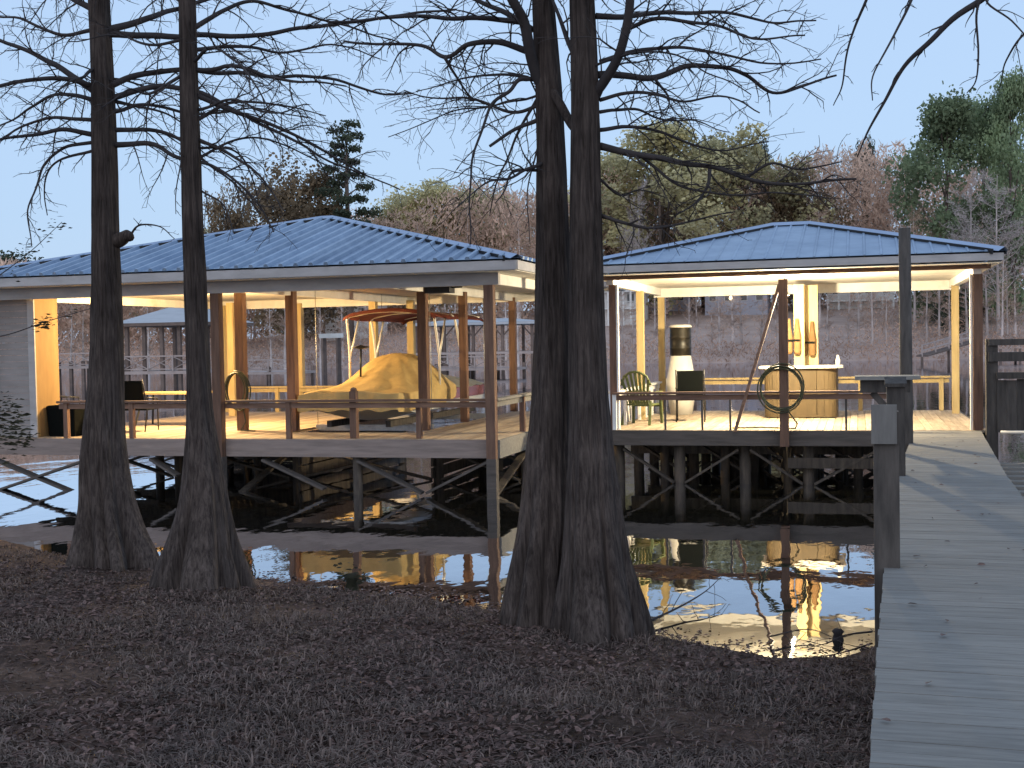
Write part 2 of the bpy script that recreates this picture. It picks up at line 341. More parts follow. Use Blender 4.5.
def twig(p, _):
    a = random.uniform(0, 2 * PI); L_ = random.uniform(.06, .35); d_ = Vector((cos(a), sin(a), random.gauss(0, .06)))
    q = p + Vector((0, 0, .018)); mb.tube([q, q + d_ * L_ * .5 + Vector((0, 0, .012)), q + d_ * L_], [.004, .0035, .002], 4, random.random() * .6, False)
scatter(700, twig)
tag(mb.build('leaf_litter', M['leaf_dead']), 'brown fallen leaves scattered over the bank', 'leaves', kind='stuff')

mb = MB()
for _ in range(900):
    x = random.uniform(-9, .1); y = Ys(x) + abs(random.gauss(0, .28)) + .03; s_ = random.uniform(.012, .035); a = random.uniform(0, 6.3)
    mb.add([Vector((x + s_ * cos(a + q) * (1 if i % 2 else .55), y + s_ * sin(a + q) * (1 if i % 2 else .55), .004 + .003 * i % 3)) for i, q in enumerate((0, 1.2, 2.4, 3.6, 4.9))], [(0, 1, 2, 3, 4)])
tag(mb.build('floating_leaves', M['leaf_dead']), 'dead leaves floating in the shallow water along the bank', 'leaves', kind='stuff')

# ------------------------------------------------------------------ boathouses
DZ = .97
def hip_roof(root, x0, x1, y0, y1, ze, cx, cy, zp, ridge_half=0, rib=(.05, .055), fdep=.15):
    """ribbed metal hip roof; eave corners at ze, peak at zp"""
    rf = None
    P1, P2 = Vector((cx - ridge_half, cy, zp)), Vector((cx + ridge_half, cy, zp))
    A, B, Cc, D = Vector((x0, y0, ze)), Vector((x1, y0, ze)), Vector((x1, y1, ze)), Vector((x0, y1, ze))
    mb = MB(); th = Vector((0, 0, -.05))
    def slope(e0, e1, t0, t1):
        n = max(2, int((e1 - e0).length / .27)); ed = (e1 - e0)
        L = ed.length; e = ed.normalized(); mid0, mid1 = (t0 - e0).dot(e), (t1 - e0).dot(e); up = t0 - (e0 + e * mid0); nrm = e.cross(up.normalized())
        if nrm.z < 0: nrm = -nrm
        def top(s):
            if s < mid0: return e0 + e * s + up * (s / mid0)
            if s > mid1: return e0 + e * s + up * ((L - s) / (L - mid1))
            return e0 + e * s + up
        pts = [e0, e1, t1, t0] if (t1 - t0).length > .01 else [e0, e1, t0]
        mb.add(pts, [tuple(range(len(pts)))], .5)
        for k in range(1, n):
            s = L * k / n; b = e0 + e * s; t = top(s); t = b + (t - b) * .985
            if (t - b).length < .25: continue
            wv, h = rib
            o = -up.normalized() * .03
            q = [b - e * wv + o, b - e * wv * .5 + nrm * h + o, b + e * wv * .5 + nrm * h + o, b + e * wv + o, t - e * wv, t - e * wv * .5 + nrm * h, t + e * wv * .5 + nrm * h, t + e * wv]
            mb.add(q, [(0, 1, 5, 4), (1, 2, 6, 5), (2, 3, 7, 6), (0, 3, 2, 1)], random.uniform(.2, .8))
    slope(A, B, P1, P2); slope(B, Cc, P2, P2); slope(Cc, D, P2, P1); slope(D, A, P1, P1)
    rf = mb.build('roof', M['roof'], root)
    mb = MB()
    for a, b in ((A, P1), (D, P1), (B, P2), (Cc, P2), (P1, P2)):
        if (b - a).length < .05: continue
        d = (b - a).normalized(); s = d.cross(Vector((0, 0, 1))).normalized() * .13; n = s.cross(d).normalized()
        n = n if n.z > 0 else -n
        o = n * .052
        mb.add([a - s + o - n * .06, a + o + n * .012, a + s + o - n * .06, b - s + o - n * .06, b + o + n * .012, b + s + o - n * .06], [(0, 1, 4, 3), (1, 2, 5, 4)], .5)
    mb.build('ridge_cap', M['ridge'], rf)
    mb = MB()
    for a, b in ((A, P1), (D, P1), (B, P2), (Cc, P2)):                  # dark strips painting the shade under the hip caps
        d = (b - a).normalized(); s0 = d.cross(Vector((0, 0, 1))).normalized()
        for sg in (-1, 1):
            s1 = s0 * sg * .155; 
            mid = (A + B + Cc + D) / 4; dn = Vector((0, 0, -.155 * abs(d.z) * .9))
            for q0, q1 in ((0, .97),):
                p0, p1 = a.lerp(b, q0 + .02) + s1 + dn, a.lerp(b, q1) + s1 + dn
                mb.beam(p0, p1, .03, .085, .5)
    mb.build('cap_shade_strip', M['black_metal'], rf)
    mb = MB(); f = fdep; zz = ze - .03
    for a, b in (((x0 + .02, y0, zz - f), (x1 - .02, y0 + .03, zz)), ((x0 + .02, y1 - .03, zz - f), (x1 - .02, y1, zz)), ((x0, y0 + .032, zz - f), (x0 + .03, y1 - .032, zz)), ((x1 - .03, y0 + .032, zz - f), (x1, y1 - .032, zz))):
        mb.bb(a, b, .5)
    mb.build('fascia', M['fascia'], root)
    return rf
def rail_run(root, p, q, posts, zt=.66, mrail='rail', mpost='post', pw=.09, rw=.14, th=.04, rim=None):
    p, q = Vector(p), Vector(q)
    mb = MB(); mb.beam(p + Vector((0, 0, zt)), q + Vector((0, 0, zt)), rw, th); d = (q - p).normalized()
    mb.beam(p + d * .02 + Vector((0, 0, zt - .08)), q - d * .02 + Vector((0, 0, zt - .08)), .035, .09)
    mb.build('rail', M[mrail], root)
    for t in posts:
        mb = MB(); a = p.lerp(q, t); mb.bb(a - Vector((pw / 2, pw / 2, -.002)), a + Vector((pw / 2, pw / 2, zt - .022))); mb.build('rail_post', M[mpost], root)
def square_post(root, x, y, z0, z1, w, m='post', name='post'):
    mb = MB(); mb.bb((x - w / 2, y - w / 2, z0), (x + w / 2, y + w / 2, z1)); return mb.build(name, M[m], root)
def decking(root, x0, x1, y0, y1, zt, slip=None, bw=.14, m='deck'):
    mb = MB(); x = x0; g = .007
    while x < x1 - .01:
        xe = min(x + bw, x1)
        segs = [(y0, y1)]
        if slip and xe > slip[0] and x < slip[1]: segs = [(y0, slip[2])]
        for a, b in segs:
            cuts = [a] + sorted(random.uniform(a + .8, b - .8) for _ in range(1 if b - a > 2.5 else 0)) + [b]
            for k in range(len(cuts) - 1):
                dz = random.uniform(-.002, .002); mb.bb((x + g / 2, cuts[k] + .002, zt - .036 + dz), (xe - g / 2, cuts[k + 1] - .002, zt + dz))
        x = xe
    return mb.build('deck', M[m], root)
def joists(root, x0, x1, y0, y1, zt, slip=None):
    mb = MB(); y = y0 + .1
    while y < y1:
        if slip and y > slip[2]:
            mb.bb((x0 + .06, y, zt - .2), (slip[0], y + .04, zt - .04)); mb.bb((slip[1], y, zt - .2), (x1 - .06, y + .04, zt - .04))
        else: mb.bb((x0 + .06, y, zt - .2), (x1 - .06, y + .04, zt - .04))
        y += .55
    mb.build('joists', M['piling'], root)
def brace(root, p, q, w=.04, h=.14, m='piling'):
    mb = MB(); mb.beam(p, q, w, h, up=(0, 1, 0) if abs(Vector(q).y - Vector(p).y) < .1 else (1, 0, 0)); return mb.build('cross_brace', M[m], root)
def ceiling_lamp(root, p):
    mb = MB(); mb.tube([(p[0], p[1], p[2]), (p[0], p[1], p[2] - .32)], .012, 8); mb.lathe((p[0], p[1], p[2] - .42), [(.02, .1), (.075, .098), (.085, .05), (.06, .03), (.02, .03)], 16)
    l = mb.build('lamp', M['brass'], root)
    mb = MB(); mb.lathe((p[0], p[1], p[2] - .485), [(.005, 0), (.035, .012), (.05, .04), (.045, .07), (.03, .09), (.028, .1)], 16); mb.build('bulb', M['bulb'], l)
def point(p, e, c=(1, .7, .36), rad=.08):
    l = bpy.data.lights.new('lamp_light', 'POINT'); l.energy = e; l.color = c; l.shadow_soft_size = rad
    o = bpy.data.objects.new('lamp_light', l); o.location = p; col.objects.link(o); return o

# ---- left boathouse
LX0, LX1, LY0, LY1 = -15.6, -5.78, 19.87, 28.4
SLIP = (-10.38, -7.85, 21.45)
LH = thing('boathouse', 'larger boathouse with blue metal hip roof, tan covered boat under it, on the left', 'boathouse', (-10.6, 24, 0))
decking(LH, LX0, LX1, LY0 + .05, LY1 - .05, DZ, SLIP)
joists(LH, LX0, LX1, LY0, LY1, DZ, SLIP)
mb = MB(); mb.bb((LX0 - .02, LY0, DZ - .31), (LX1, LY0 + .045, DZ - .005)); mb.build('rim_board', M['rim'], LH)
mb = MB(); mb.bb((LX1 - .0, LY0, DZ - .31), (LX1 + .045, LY1, DZ - .005)); mb.build('rim_board', M['grey_deck'], LH)
mb = MB(); mb.bb((LX0 - .02, LY1 - .045, DZ - .31), (SLIP[0], LY1, DZ - .04)); mb.bb((SLIP[1], LY1 - .045, DZ - .31), (LX1 - .003, LY1, DZ - .04)); mb.build('rim_board', M['rim'], LH)
mb = MB(); mb.bb((SLIP[0] + .005, SLIP[2] - .02, DZ - .24), (SLIP[1] - .005, SLIP[2] + .02, DZ - .038)); mb.bb((SLIP[0] - .0, SLIP[2] + .025, DZ - .24), (SLIP[0] + .04, LY1 - .05, DZ - .04)); mb.bb((SLIP[1] - .04, SLIP[2] + .025, DZ - .24), (SLIP[1], LY1 - .05, DZ - .04)); mb.build('slip_edge', M['rim'], LH)
ZB = 3.53        # underside of the front beam
pf = LY0 - .07   # front posts stand proud of the rim board
for x in (LX1 - .07, -10.85, -15.78):
    square_post(LH, x, pf, DZ - .31, ZB, .16); square_post(LH, x, pf, -1.2, DZ - .313, .165, 'rim_dark', 'piling')
for x, y in ((-11.52, 21.95), (-10.42, 21.9), (-7.8, 22.0)): square_post(LH, x, y, DZ, ZB + .1, .17)
for x, y in ((-7.78, 24.4), (-7.78, 28.2), (-5.9, 28.2)): square_post(LH, x, y, DZ, ZB + .1, .15)
for x, y in ((-10.5, 26.3), (-10.3, 28.2), (-15.2, 28.2), (-14.2, 26.6), (-13.2, 28.2)): square_post(LH, x, y, DZ, ZB + .1, .16, 'pine')
mb = MB(); mb.bb((LX0 - .1, pf - .05, ZB), (LX1 + .1, pf + .07, ZB + .2)); mb.build('beam', M['fascia'], LH)
mb = MB(); mb.bb((LX0, LY1 - .2, ZB), (LX1 + .05, LY1 - .08, ZB + .2)); mb.build('beam', M['white'], LH)
for x in (LX0, LX1 - .02, SLIP[0] - .05, SLIP[1] + .05):
    mb = MB(); mb.bb((x - .05, pf + .075, ZB + .02), (x + .05, LY1 - .205, ZB + .195)); mb.build('beam', M['white'], LH)
mb = MB(); yy = LY0 - .5
while yy < LY1 + .5:
    mb.bb((LX0 - .55, yy, ZB + .203), (LX1 + .5, min(yy + .3, LY1 + .5) - .006, ZB + .215)); yy += .3
mb.build('ceiling', M['ceiling'], LH)
hip_roof(LH, LX0 - .6, LX1 + .55, LY0 - .57, LY1 + .57, ZB + .395, -10.62, 24.13, 5.22, .12)
# railing along the front and the right side
zf = Vector((0, 0, DZ))
rail_run(LH, (-14.2, LY0 + .06, DZ), (LX1 - .16, LY0 + .06, DZ), [.02, .185, .56], pw=.085)
rail_run(LH, (LX1 - .07, LY0 + .1, DZ), (LX1 - .07, LY1 - .3, DZ), [.22, .5, .75, .98], mrail='grey_deck')
mb = MB(); mb.bb((-8.46, LY0 + .12, DZ), (-8.34, LY0 + .24, DZ + .82)); mb.lathe((-8.4, LY0 + .18, DZ + .82), [(.055, 0), (.06, .02), (.045, .05), (.01, .065)], 12); mb.build('rail_post', M['post'], LH)
mb = MB(); mb.bb((-7.25, LY0 + .12, DZ), (-7.16, LY0 + .2, DZ + .63)); mb.build('rail_post', M['post'], LH)
rail_run(LH, (-15.2, LY1 - .3, DZ), (-10.5, LY1 - .3, DZ), [.3, .6], mrail='pine', mpost='pine', zt=.62)
# pilings and braces
for x in (-13.2, -8.35):
    mb = MB(); mb.tube([(x, LY0 + .17, -1.3), (x, LY0 + .17, DZ - .04)], .085, 10); mb.build('piling', M['piling'], LH)
for y in (22.4, 25.3, 28.2):
    for x in (-15.4, -13.2, -10.6, -7.7, -5.95):
        mb = MB(); mb.tube([(x, y, -1.3), (x + random.uniform(-.02, .02), y, DZ - .2)], .1, 10); mb.build('piling', M['piling'], LH)
yb = LY0 + .07
X = lambda u, y=yb: Py(u, 400, y).x
Zc = .02
for xa, za, xb, zb in ((X(490), .62, X(425), .06), (X(357), .6, X(420), .05), (X(262), .6, X(322), .1), (X(-6), .56, X(72), -.05), (X(-2), -.0, X(90), .6), (X(150), .6, X(175), .3)):
    brace(LH, (xa, yb, za), (xb, yb + .03, zb), h=.19, m='rim_dark')
for y in (22.3, 25.2, 28.1):
    xs_ = (-15.4, -13.2, -10.6, -7.7, -5.95)
    for i in range(4):
        if 2 == i and y > 23: continue
        brace(LH, (xs_[i] + .1, y, .62), (xs_[i + 1] - .1, y, .02)); brace(LH, (xs_[i] + .1, y + .06, .02), (xs_[i + 1] - .1, y + .06, .62))
for y in (23.4, 26.4):
    for xa, xb in ((-15.2, -13.2), (-13.2, -10.7), (-7.6, -6.0)):
        x = (xa + xb) / 2; mb = MB(); mb.tube([(x, y, -1.3), (x + random.uniform(-.05, .05), y, DZ - .2)], .09, 9); mb.build('piling', M['piling'], LH)
        brace(LH, (xa, y + .14, .66), (xb, y + .14, .15), h=.18)
        mb = MB(); mb.bb((xa, y + .25, .4), (xb, y + .3, .62)); mb.build('cross_brace', M['piling'], LH)
for x in (LX1 - .15, -10.6):
    brace(LH, (x, 20.1, .0), (x, 22.3, .6)); brace(LH, (x, 22.5, .6), (x, 25.2, .0))
for xa, xb in ((-15.3, -13.3), (-13.1, -10.7), (-7.6, -6.05)):              # boards added between the back pilings to keep the under-deck dark
    mb = MB()
    for z in (.06, .26, .46):
        if random.random() < .8: mb.beam((xa, 28.0, z + .08), (xb, 28.0, z + .08 + random.uniform(-.02, .02)), .04, .17, up=(0, 1, 0)) if False else mb.bb((xa, 27.98, z), (xb, 28.02, z + .17))
    mb.build('dark_filler_boards', M['piling'], LH)
for xs1 in (SLIP[1] + .1, SLIP[0] - .1):  # boards added along the slip to block the bright lake seen beneath
    mb = MB()
    for z in (.05, .27, .49): mb.bb((xs1 - .02, 22.2, z), (xs1 + .02, 28.0, z + .19))
    mb.build('dark_filler_boards', M['piling'], LH)
# storage closet at the left end
mb = MB()
cx1 = -14.78
for k in range(22):
    z = DZ + .003 + k * .118; mb.bb((LX0 - .4, 20.06, z), (cx1 - .012, 20.09, z + .112), .5)
    mb.add([(LX0 - .4, 20.055, z), (cx1 - .012, 20.055, z), (cx1 - .012, 20.06, z + .112), (LX0 - .4, 20.06, z + .112)], [(0, 1, 2, 3)], random.uniform(.4, .6))
wl = mb.build('closet_wall', M['siding'], LH)
mb = MB(); mb.bb((cx1 - .01, 20.06, DZ + .003), (cx1 + .03, 20.75, ZB + .19)); mb.build('closet_side', M['lamplit'], LH)
mb = MB(); mb.bb((cx1 - .1, 20.02, DZ + .003), (cx1 + .04, 20.052, ZB + .19)); mb.build('corner_trim', M['fascia'], LH)
LL = (Py(198, 300, 22.6).x, 22.6, ZB + .2); ceiling_lamp(LH, LL)

# ---- right boathouse
RX0, RX1, RY0, RY1 = -4.36, 2.03, 22.1, 28.2
RH = thing('boathouse', 'smaller brightly lit boathouse with blue hip roof at the end of the boardwalk', 'boathouse', (-.8, 25, 0))
decking(RH, RX0, RX1, RY0 + .05, RY1, DZ)
joists(RH, RX0, RX1, RY0, RY1, DZ)
mb = MB(); mb.bb((RX0, RY0, DZ - .27), (.98, RY0 + .045, DZ - .005)); mb.build('rim_board', M['rim_dark'], RH)
for x in (RX0 - .045, RX1):
    mb = MB(); mb.bb((x, RY0, DZ - .27), (x + .045, RY1, DZ - .005)); mb.build('rim_board', M['rim_dark'], RH)
rp = RY0 + .16
for x, w in ((RX0 + .1, .12), (RX1 - .1, .15)): square_post(RH, x, rp, DZ, ZB + .05, w)
mb = MB(); mb.bb((RX0 + .165, rp - .05, DZ), (RX0 + .2, rp + .05, ZB + .05)); mb.build('post_trim', M['white'], RH)
mb = MB(); mb.bb((RX1 - .22, rp - .02, DZ), (RX1 - .185, rp + .09, ZB + .05)); mb.build('post_trim', M['white'], RH)
square_post(RH, Py(785, 400, rp).x, RY0 - .09, DZ - .27, ZB + .05, .15)
for x, y in ((RX0 + .1, RY1 - .15), (RX1 - .12, RY1 - 1.2), (RX0 + .1, 25.2)): square_post(RH, x, y, DZ, ZB + .05, .14, 'pine')
for x, y, w in ((Py(800, 400, 25.6).x, 25.6, .2), (Py(812, 400, 26.2).x, 26.2, .27)): square_post(RH, x, y, DZ, ZB + .1, w, 'pine')
mb = MB(); mb.bb((RX0 - .1, RY0 - .0, ZB + .135), (RX1 + .1, RY0 + .1, ZB + .2)); mb.build('beam', M['rail'], RH)
mb = MB(); mb.bb((RX0 - .05, RY1 - .25, ZB), (RX1 + .05, RY1 - .1, ZB + .2)); mb.build('beam', M['white'], RH)
for x in (RX0 + .05, RX1 - .12):
    mb = MB(); mb.bb((x - .05, RY0 + .105, ZB + .04), (x + .07, RY1 - .255, ZB + .2)); mb.build('beam', M['white'], RH)
mb = MB(); yy = RY0 - .45
while yy < RY1 + .45:
    mb.bb((RX0 - .37, yy, ZB + .203), (RX1 + .22, min(yy + .3, RY1 + .45) - .006, ZB + .215)); yy += .3
mb.build('ceiling', M['ceiling'], RH)
hip_roof(RH, RX0 - .4, RX1 + .25, RY0 - .52, RY1 + .52, ZB + .385, -1.24, 25.15, 4.78, .35, (.028, .018), .12)
x785 = Py(785, 400, rp).x
rail_run(RH, (RX0 + .1, RY0 + .06, DZ), (.72, RY0 + .06, DZ), [.005], pw=.07, mpost='white')
for u in (665, 702, 730, 846):
    mb = MB(); x = Py(u, 400, RY0 + .06).x; mb.bb((x - .018, RY0 + .05, DZ), (x + .018, RY0 + .09, DZ + .58)); mb.build('rail_post', M['dark_wood'], RH)
for k in range(7):
    y = RY0 + .5 + k * .8
    mb = MB(); mb.bb((RX0 + .06, y, DZ), (RX0 + .11, y + .07, DZ + .62)); mb.build('rail_post', M['white'], RH)
rail_run(RH, (RX0 + .05, RY0 + .3, DZ), (RX0 + .05, RY1 - .3, DZ), [], mrail='white')
rail_run(RH, (RX0 + .1, RY1 - .15, DZ), (RX1 - .15, RY1 - .15, DZ), [.45, .7, .97], mrail='pine', mpost='pine', zt=.72, rw=.2)
mb = MB(); mb.beam((Py(780, 290, rp).x, RY0 - .02, 3.5), (Py(736, 428, rp).x, RY0 - .02, DZ - .02), .05, .12, up=(0, 1, 0)); mb.build('diagonal_brace', M['rail'], RH)
xr = (RX0 + .15, -3.1, -1.95, -.85, .4, 1.85)
for y in (22.45, 24.4, 26.3, 28.05):
    for x in xr:
        mb = MB(); mb.tube([(x, y, -1.4), (x + random.uniform(-.03, .03), y, DZ - .2)], .1, 10); mb.build('piling', M['piling'], RH)
for y in (22.3, 25, 28.0):
    for i in range(4):
        if y < 23:
            pr = [(0, 1), (1, 0), (0, 1), (1, 0)][i]
            z0, z1 = (.02, .62) if pr[0] else (.62, .02)
            brace(RH, (xr[i] + .1, y, z0), (xr[i + 1] - .1, y, z1), m='piling')
        else:
            brace(RH, (xr[i] + .1, y, .62), (xr[i + 1] - .1, y, .02)); brace(RH, (xr[i] + .1, y + .06, .02), (xr[i + 1] - .1, y + .06, .62))
for y in (23.4, 25.3, 27.2):
    for i in range(5):
        x = (xr[i] + xr[i + 1]) / 2 + random.uniform(-.2, .2)
        mb = MB(); mb.tube([(x, y, -1.4), (x + random.uniform(-.05, .05), y, DZ - .2)], .085, 9); mb.build('piling', M['piling'], RH)
        brace(RH, (xr[i] + .1, y + .12, .66), (xr[i + 1] - .1, y + .12, .1), h=.18)
    mb = MB(); mb.bb((xr[0], y + .2, .42), (xr[-1], y + .25, .62)); mb.build('cross_brace', M['piling'], RH)
mb = MB(); mb.bb((-1.2, 22.24, .3), (1.0, 22.29, .48)); mb.build('cross_brace', M['piling'], RH)
RL = (Py(785, 300, 23.5).x, 23.5, ZB + .2); ceiling_lamp(RH, RL)
point((LL[0], LL[1], ZB - .36), 1450, (1, .66, .29))
point((RL[0], RL[1], ZB - .36), 1750, (1, .82, .52))
# ------------------------------------------------------------------ boardwalk
BW = thing('boardwalk', 'grey weathered plank boardwalk leading from the bank out to the brightly lit boathouse', 'boardwalk', (.8, 10, 0))
lp = [(-.35, -4), (.03, 4.8), (.16, 8.9), (.42, 14.85), (.9, 22.08)]
def ww(y): return float(np.interp(y, [0, 13.5, 22], [1.23, 1.2, 1.06]))
def wl_(y): return float(np.interp(y, [p[1] for p in lp], [p[0] for p in lp]))
WW = 1.23
mb = MB(); y = -4.0
while y < 22.07:
    ye = min(y + .14, 22.085); x = wl_(y); j = random.uniform(-.005, .004)
    dz = random.uniform(-.0012, .0012)
    mb.box((x + ww(y) / 2 + j, (y + ye) / 2, DZ - .02 + dz), (ww(y) + random.uniform(0, .008), ye - y - .0055, .038), -.035 + random.uniform(-.004, .004))
    y = ye
mb.build('deck', M['grey_deck'], BW)
for o in (.05, 1.0):
    mb = MB()
    for i in range(len(lp) - 1):
        a, b = Vector((lp[i][0] + o, lp[i][1], DZ - .15)), Vector((lp[i + 1][0] + o, lp[i + 1][1], DZ - .15)); mb.beam(a, b, .05, .2)
    mb.build('stringer', M['rim_dark'], BW)
for y in (6.5, 9.5, 12.5, 16, 19, 21.8):
    for o in (.12, .98):
        mb = MB(); x = wl_(y) + o; mb.tube([(x, y, -1.3), (x, y, DZ - .05)], .09, 10); mb.build('piling', M['piling'], BW)
mb = MB()
for _ in range(46):
    y = random.uniform(3.5, 21) ** 1.0; x = wl_(y) + random.uniform(.05, 1.0); s_ = random.uniform(.012, .034); a = Matrix.Rotation(random.uniform(0, 6.3), 3, 'Z') @ Matrix.Rotation(random.gauss(0, .3), 3, 'X')
    mb.add([a @ Vector(k) * s_ + Vector((x, y, DZ + .012)) for k in ((-1, 0, 0), (-.3, -.5, .2), (.5, -.4, .2), (1, 0, .1), (.5, .4, .2), (-.3, .5, .2))], [(0, 1, 2, 3), (0, 3, 4, 5)], random.random() * .7)
tag(mb.build('boardwalk_leaves', M['leaf_dead']), 'a few dead leaves lying on the boardwalk planks', 'leaves', kind='stuff')
# bevelled-top post at the walkway edge, and the lower one with a board nailed on
mb = MB(); px, py = wl_(15.0) - .02, 15.0
mb.bb((px - .1, py - .09, -1.2), (px + .1, py + .09, DZ + 1.02))
mb.add([(px - .12, py - .13, DZ + 1.02), (px + .12, py - .13, DZ + 1.02), (px + .12, py + .11, DZ + 1.09), (px - .12, py + .11, DZ + 1.09), (px - .12, py - .13, DZ + 1.06), (px + .12, py - .13, DZ + 1.06), (px + .12, py + .11, DZ + 1.13), (px - .12, py + .11, DZ + 1.13)], [(0, 3, 2, 1), (4, 5, 6, 7), (0, 1, 5, 4), (1, 2, 6, 5), (2, 3, 7, 6), (3, 0, 4, 7)])
tag(mb.build('mooring_post', M['dark_wood'], org=(px, py, 0)), 'dark square post with sloping cap at the left edge of the boardwalk', 'post')
p = V(886, 440, 8.7); mp_ = thing('mooring_post', 'dark post with a pale board at its top, on the boardwalk edge nearest the bank', 'post', (p.x, p.y, 0))
mb = MB(); mb.bb((p.x - .085, p.y - .085, -1.2), (p.x + .085, p.y + .085, 2.05)); mb.build('post', M['dark_wood'], mp_)
mb = MB(); mb.bb((p.x - .1, p.y - .12, 1.83), (p.x + .07, p.y - .088, 2.1)); mb.build('board', M['old_board'], mp_)
p = V(905, 300, 18.6)
mb = MB(); mb.tube([(p.x, p.y, -1.3), (p.x + .01, p.y, 1.5), (p.x, p.y, 4.17)], [.1, .095, .088], 12)
tag(mb.build('tall_piling', M['dark_wood'], org=(p.x, p.y, 0)), 'tall dark round piling rising above the roof eave beside the boardwalk', 'piling')
a = V(887, 376, 17.3); FT = thing('fish_cleaning_table', 'small grey wooden work table on a bracket beside the boardwalk', 'table', (a.x, a.y, DZ))
mb = MB(); mb.box((a.x, a.y, 2.0), (.86, .6, .05)); mb.build('table_top', M['grey_deck'], FT)
mb = MB(); mb.bb((a.x - .36, a.y - .2, 1.8), (a.x + .3, a.y + .2, 1.975)); mb.build('apron', M['dark_wood'], FT)
mb = MB(); mb.beam((a.x - .2, a.y - .1, 1.8), (a.x + .1, a.y - .1, 1.45), .06, .09); mb.build('bracket', M['dark_wood'], FT)
mb = MB(); mb.bb((a.x + .0, a.y - .06, -1), (a.x + .13, a.y + .07, 1.8)); mb.build('leg', M['dark_wood'], FT)
# fence and low platform at the right
f0 = Vector((2.05, 22, 0)); FN = thing('plank_fence', 'dark weathered plank fence with open rails on top, right of the boardwalk end', 'fence', (f0.x, 22, DZ))
fx0, fx1 = 2.05, 4.9
for x in (fx0 + .04, 3.35, 4.4):
    mb = MB(); mb.bb((x - .09, 21.6, -.6), (x + .09, 21.76, DZ + 1.52 - (.15 if x > 3 else 0))); mb.build('post', M['dark_wood'], FN)
mb = MB(); x = fx0 + .11
while x < fx1:
    mb.bb((x, 21.565, DZ + .02 - random.uniform(0, .04)), (x + .146, 21.595, DZ + .86 + random.uniform(-.02, .02))); x += .15
mb.build('boards', M['dark_wood'], FN)
mb = MB(); mb.bb((fx0 + .1, 21.5, DZ + .88), (fx1, 21.77, DZ + .98)); mb.build('rail', M['dark_wood'], FN)
for z, h in ((1.16, .15), (1.42, .1)):
    mb = MB(); mb.bb((fx0 - .02, 21.56, DZ + z), (fx1, 21.597, DZ + z + h)); mb.build('rail', M['dark_wood'], FN)
mb = MB(); mb.tube([(fx0 + .15, 21.45, DZ + .02), (fx1, 21.45, DZ + .03)], .03, 8)
tag(mb.build('white_pipe', M['white_plastic'], org=(fx0, 21.45, DZ)), 'white plastic pipe along the foot of the dark plank fence', 'pipe')
PL = thing('low_platform', 'low slatted wooden platform with dark gaps, below the fence on the right', 'platform', (3, 19.5, 0))
mb = MB(); y = 15.2
while y < 21.3:
    mb.bb((1.85, y, .5), (4.8, y + .24, .545)); y += .62
mb.build('slats', M['grey_deck'], PL)
for x in (2.2, 3.6, 4.7):
    for y in (15.6, 18, 21.1):
        mb = MB(); mb.tube([(x, y, -1.2), (x, y, .42)], .09, 8); mb.build('piling', M['piling'], PL)
for x in (2.2, 3.6, 4.7):
    mb = MB(); mb.bb((x - .03, 15.2, .4), (x + .03, 21.3, .495)); mb.build('stringer', M['dark_wood'], PL)

# ------------------------------------------------------------------ boat on its lift
bx, by = -9.18, 21.72
BT = thing('motorboat', 'red and white motorboat under a tan cover with folded red canopy frame', 'boat', (bx, by, 1.12))
stn = [(0, .94), (.3, 1.02), (.9, 1.03), (2, 1.0), (3.1, .97), (5, .97), (6.0, .94)]
def hw(s): return float(np.interp(s, [a for a, _ in stn], [b for _, b in stn]))
mb = MB(); rings = []
for s, wd in stn:
    k = .3 * max(0, 1 - s / .9)
    rings.append([(bx - wd, by + s, 1.42), (bx - wd * .93, by + s, 1.27 + k * .5), (bx - wd * .35, by + s, 1.15 + k), (bx, by + s, 1.12 + k), (bx + wd * .35, by + s, 1.15 + k), (bx + wd * .93, by + s, 1.27 + k * .5), (bx + wd, by + s, 1.42)])
mb.loft(rings, smooth=False, tint=.5); mb.build('hull', M['gel_white'], BT)
mb = MB(); rings = []
for s, wd in stn: rings.append([(bx - wd - .003, by + s, 1.425), (bx + wd + .003, by + s, 1.425), (bx + wd + .03, by + s, 1.65), (bx - wd - .03, by + s, 1.65)])
mb.loft(rings, smooth=False, tint=.5); mb.build('hull_side', M['gel_red'], BT)
def ridge(s): return float(np.interp(s, [-.12, .3, 1.2, 2.0, 2.5, 2.85, 3.1, 3.25], [.04, .1, .27, .54, .72, .7, .45, .3]))
mb = MB(); rings = []
NS = 56; NT = 49
for i in range(NS):
    s = -.1 + 3.35 * i / (NS - 1); wd = hw(max(0, s)) + .06; rg = ridge(s); skirt = float(np.interp(s, [0, 1.5, 2.6, 3.25], [.34, .32, .28, .2])); row = []
    for j in range(NT):
        t = -1 + 2 * j / (NT - 1); a = abs(t)
        if a > .8: x = wd * (1 + .02 * sin(s * 9)); z = 1.66 - skirt * (a - .8) / .2
        else:
            q = a / .8; x = wd * q; z = 1.66 + rg * (1 - q ** float(np.interp(s, [0, 1.5, 2.3, 3.25], [1.4, 1.5, 2.7, 2.9])))
        fan = math.atan2(t * wd, max(.05, 2.7 - s))                      # tension folds run from the windscreen to the gunwale
        wr = .022 * sin(26 * fan + 3 * mn.noise(Vector((fan * 3, s, 2)))) * min(1, .25 + a) + .02 * abs(sin(11 * fan + s)) + .018 * mn.noise(Vector((s * 2.2, t * 5, 1)))
        row.append((bx + math.copysign(x, t) + wr * .5, by + s + (.05 * sin(t * 9) if i == 0 else 0), z + wr * (1 if a < .8 else .6)))
    rings.append(row)
mb.loft(rings, closed=False, cap=False, tint=.5)
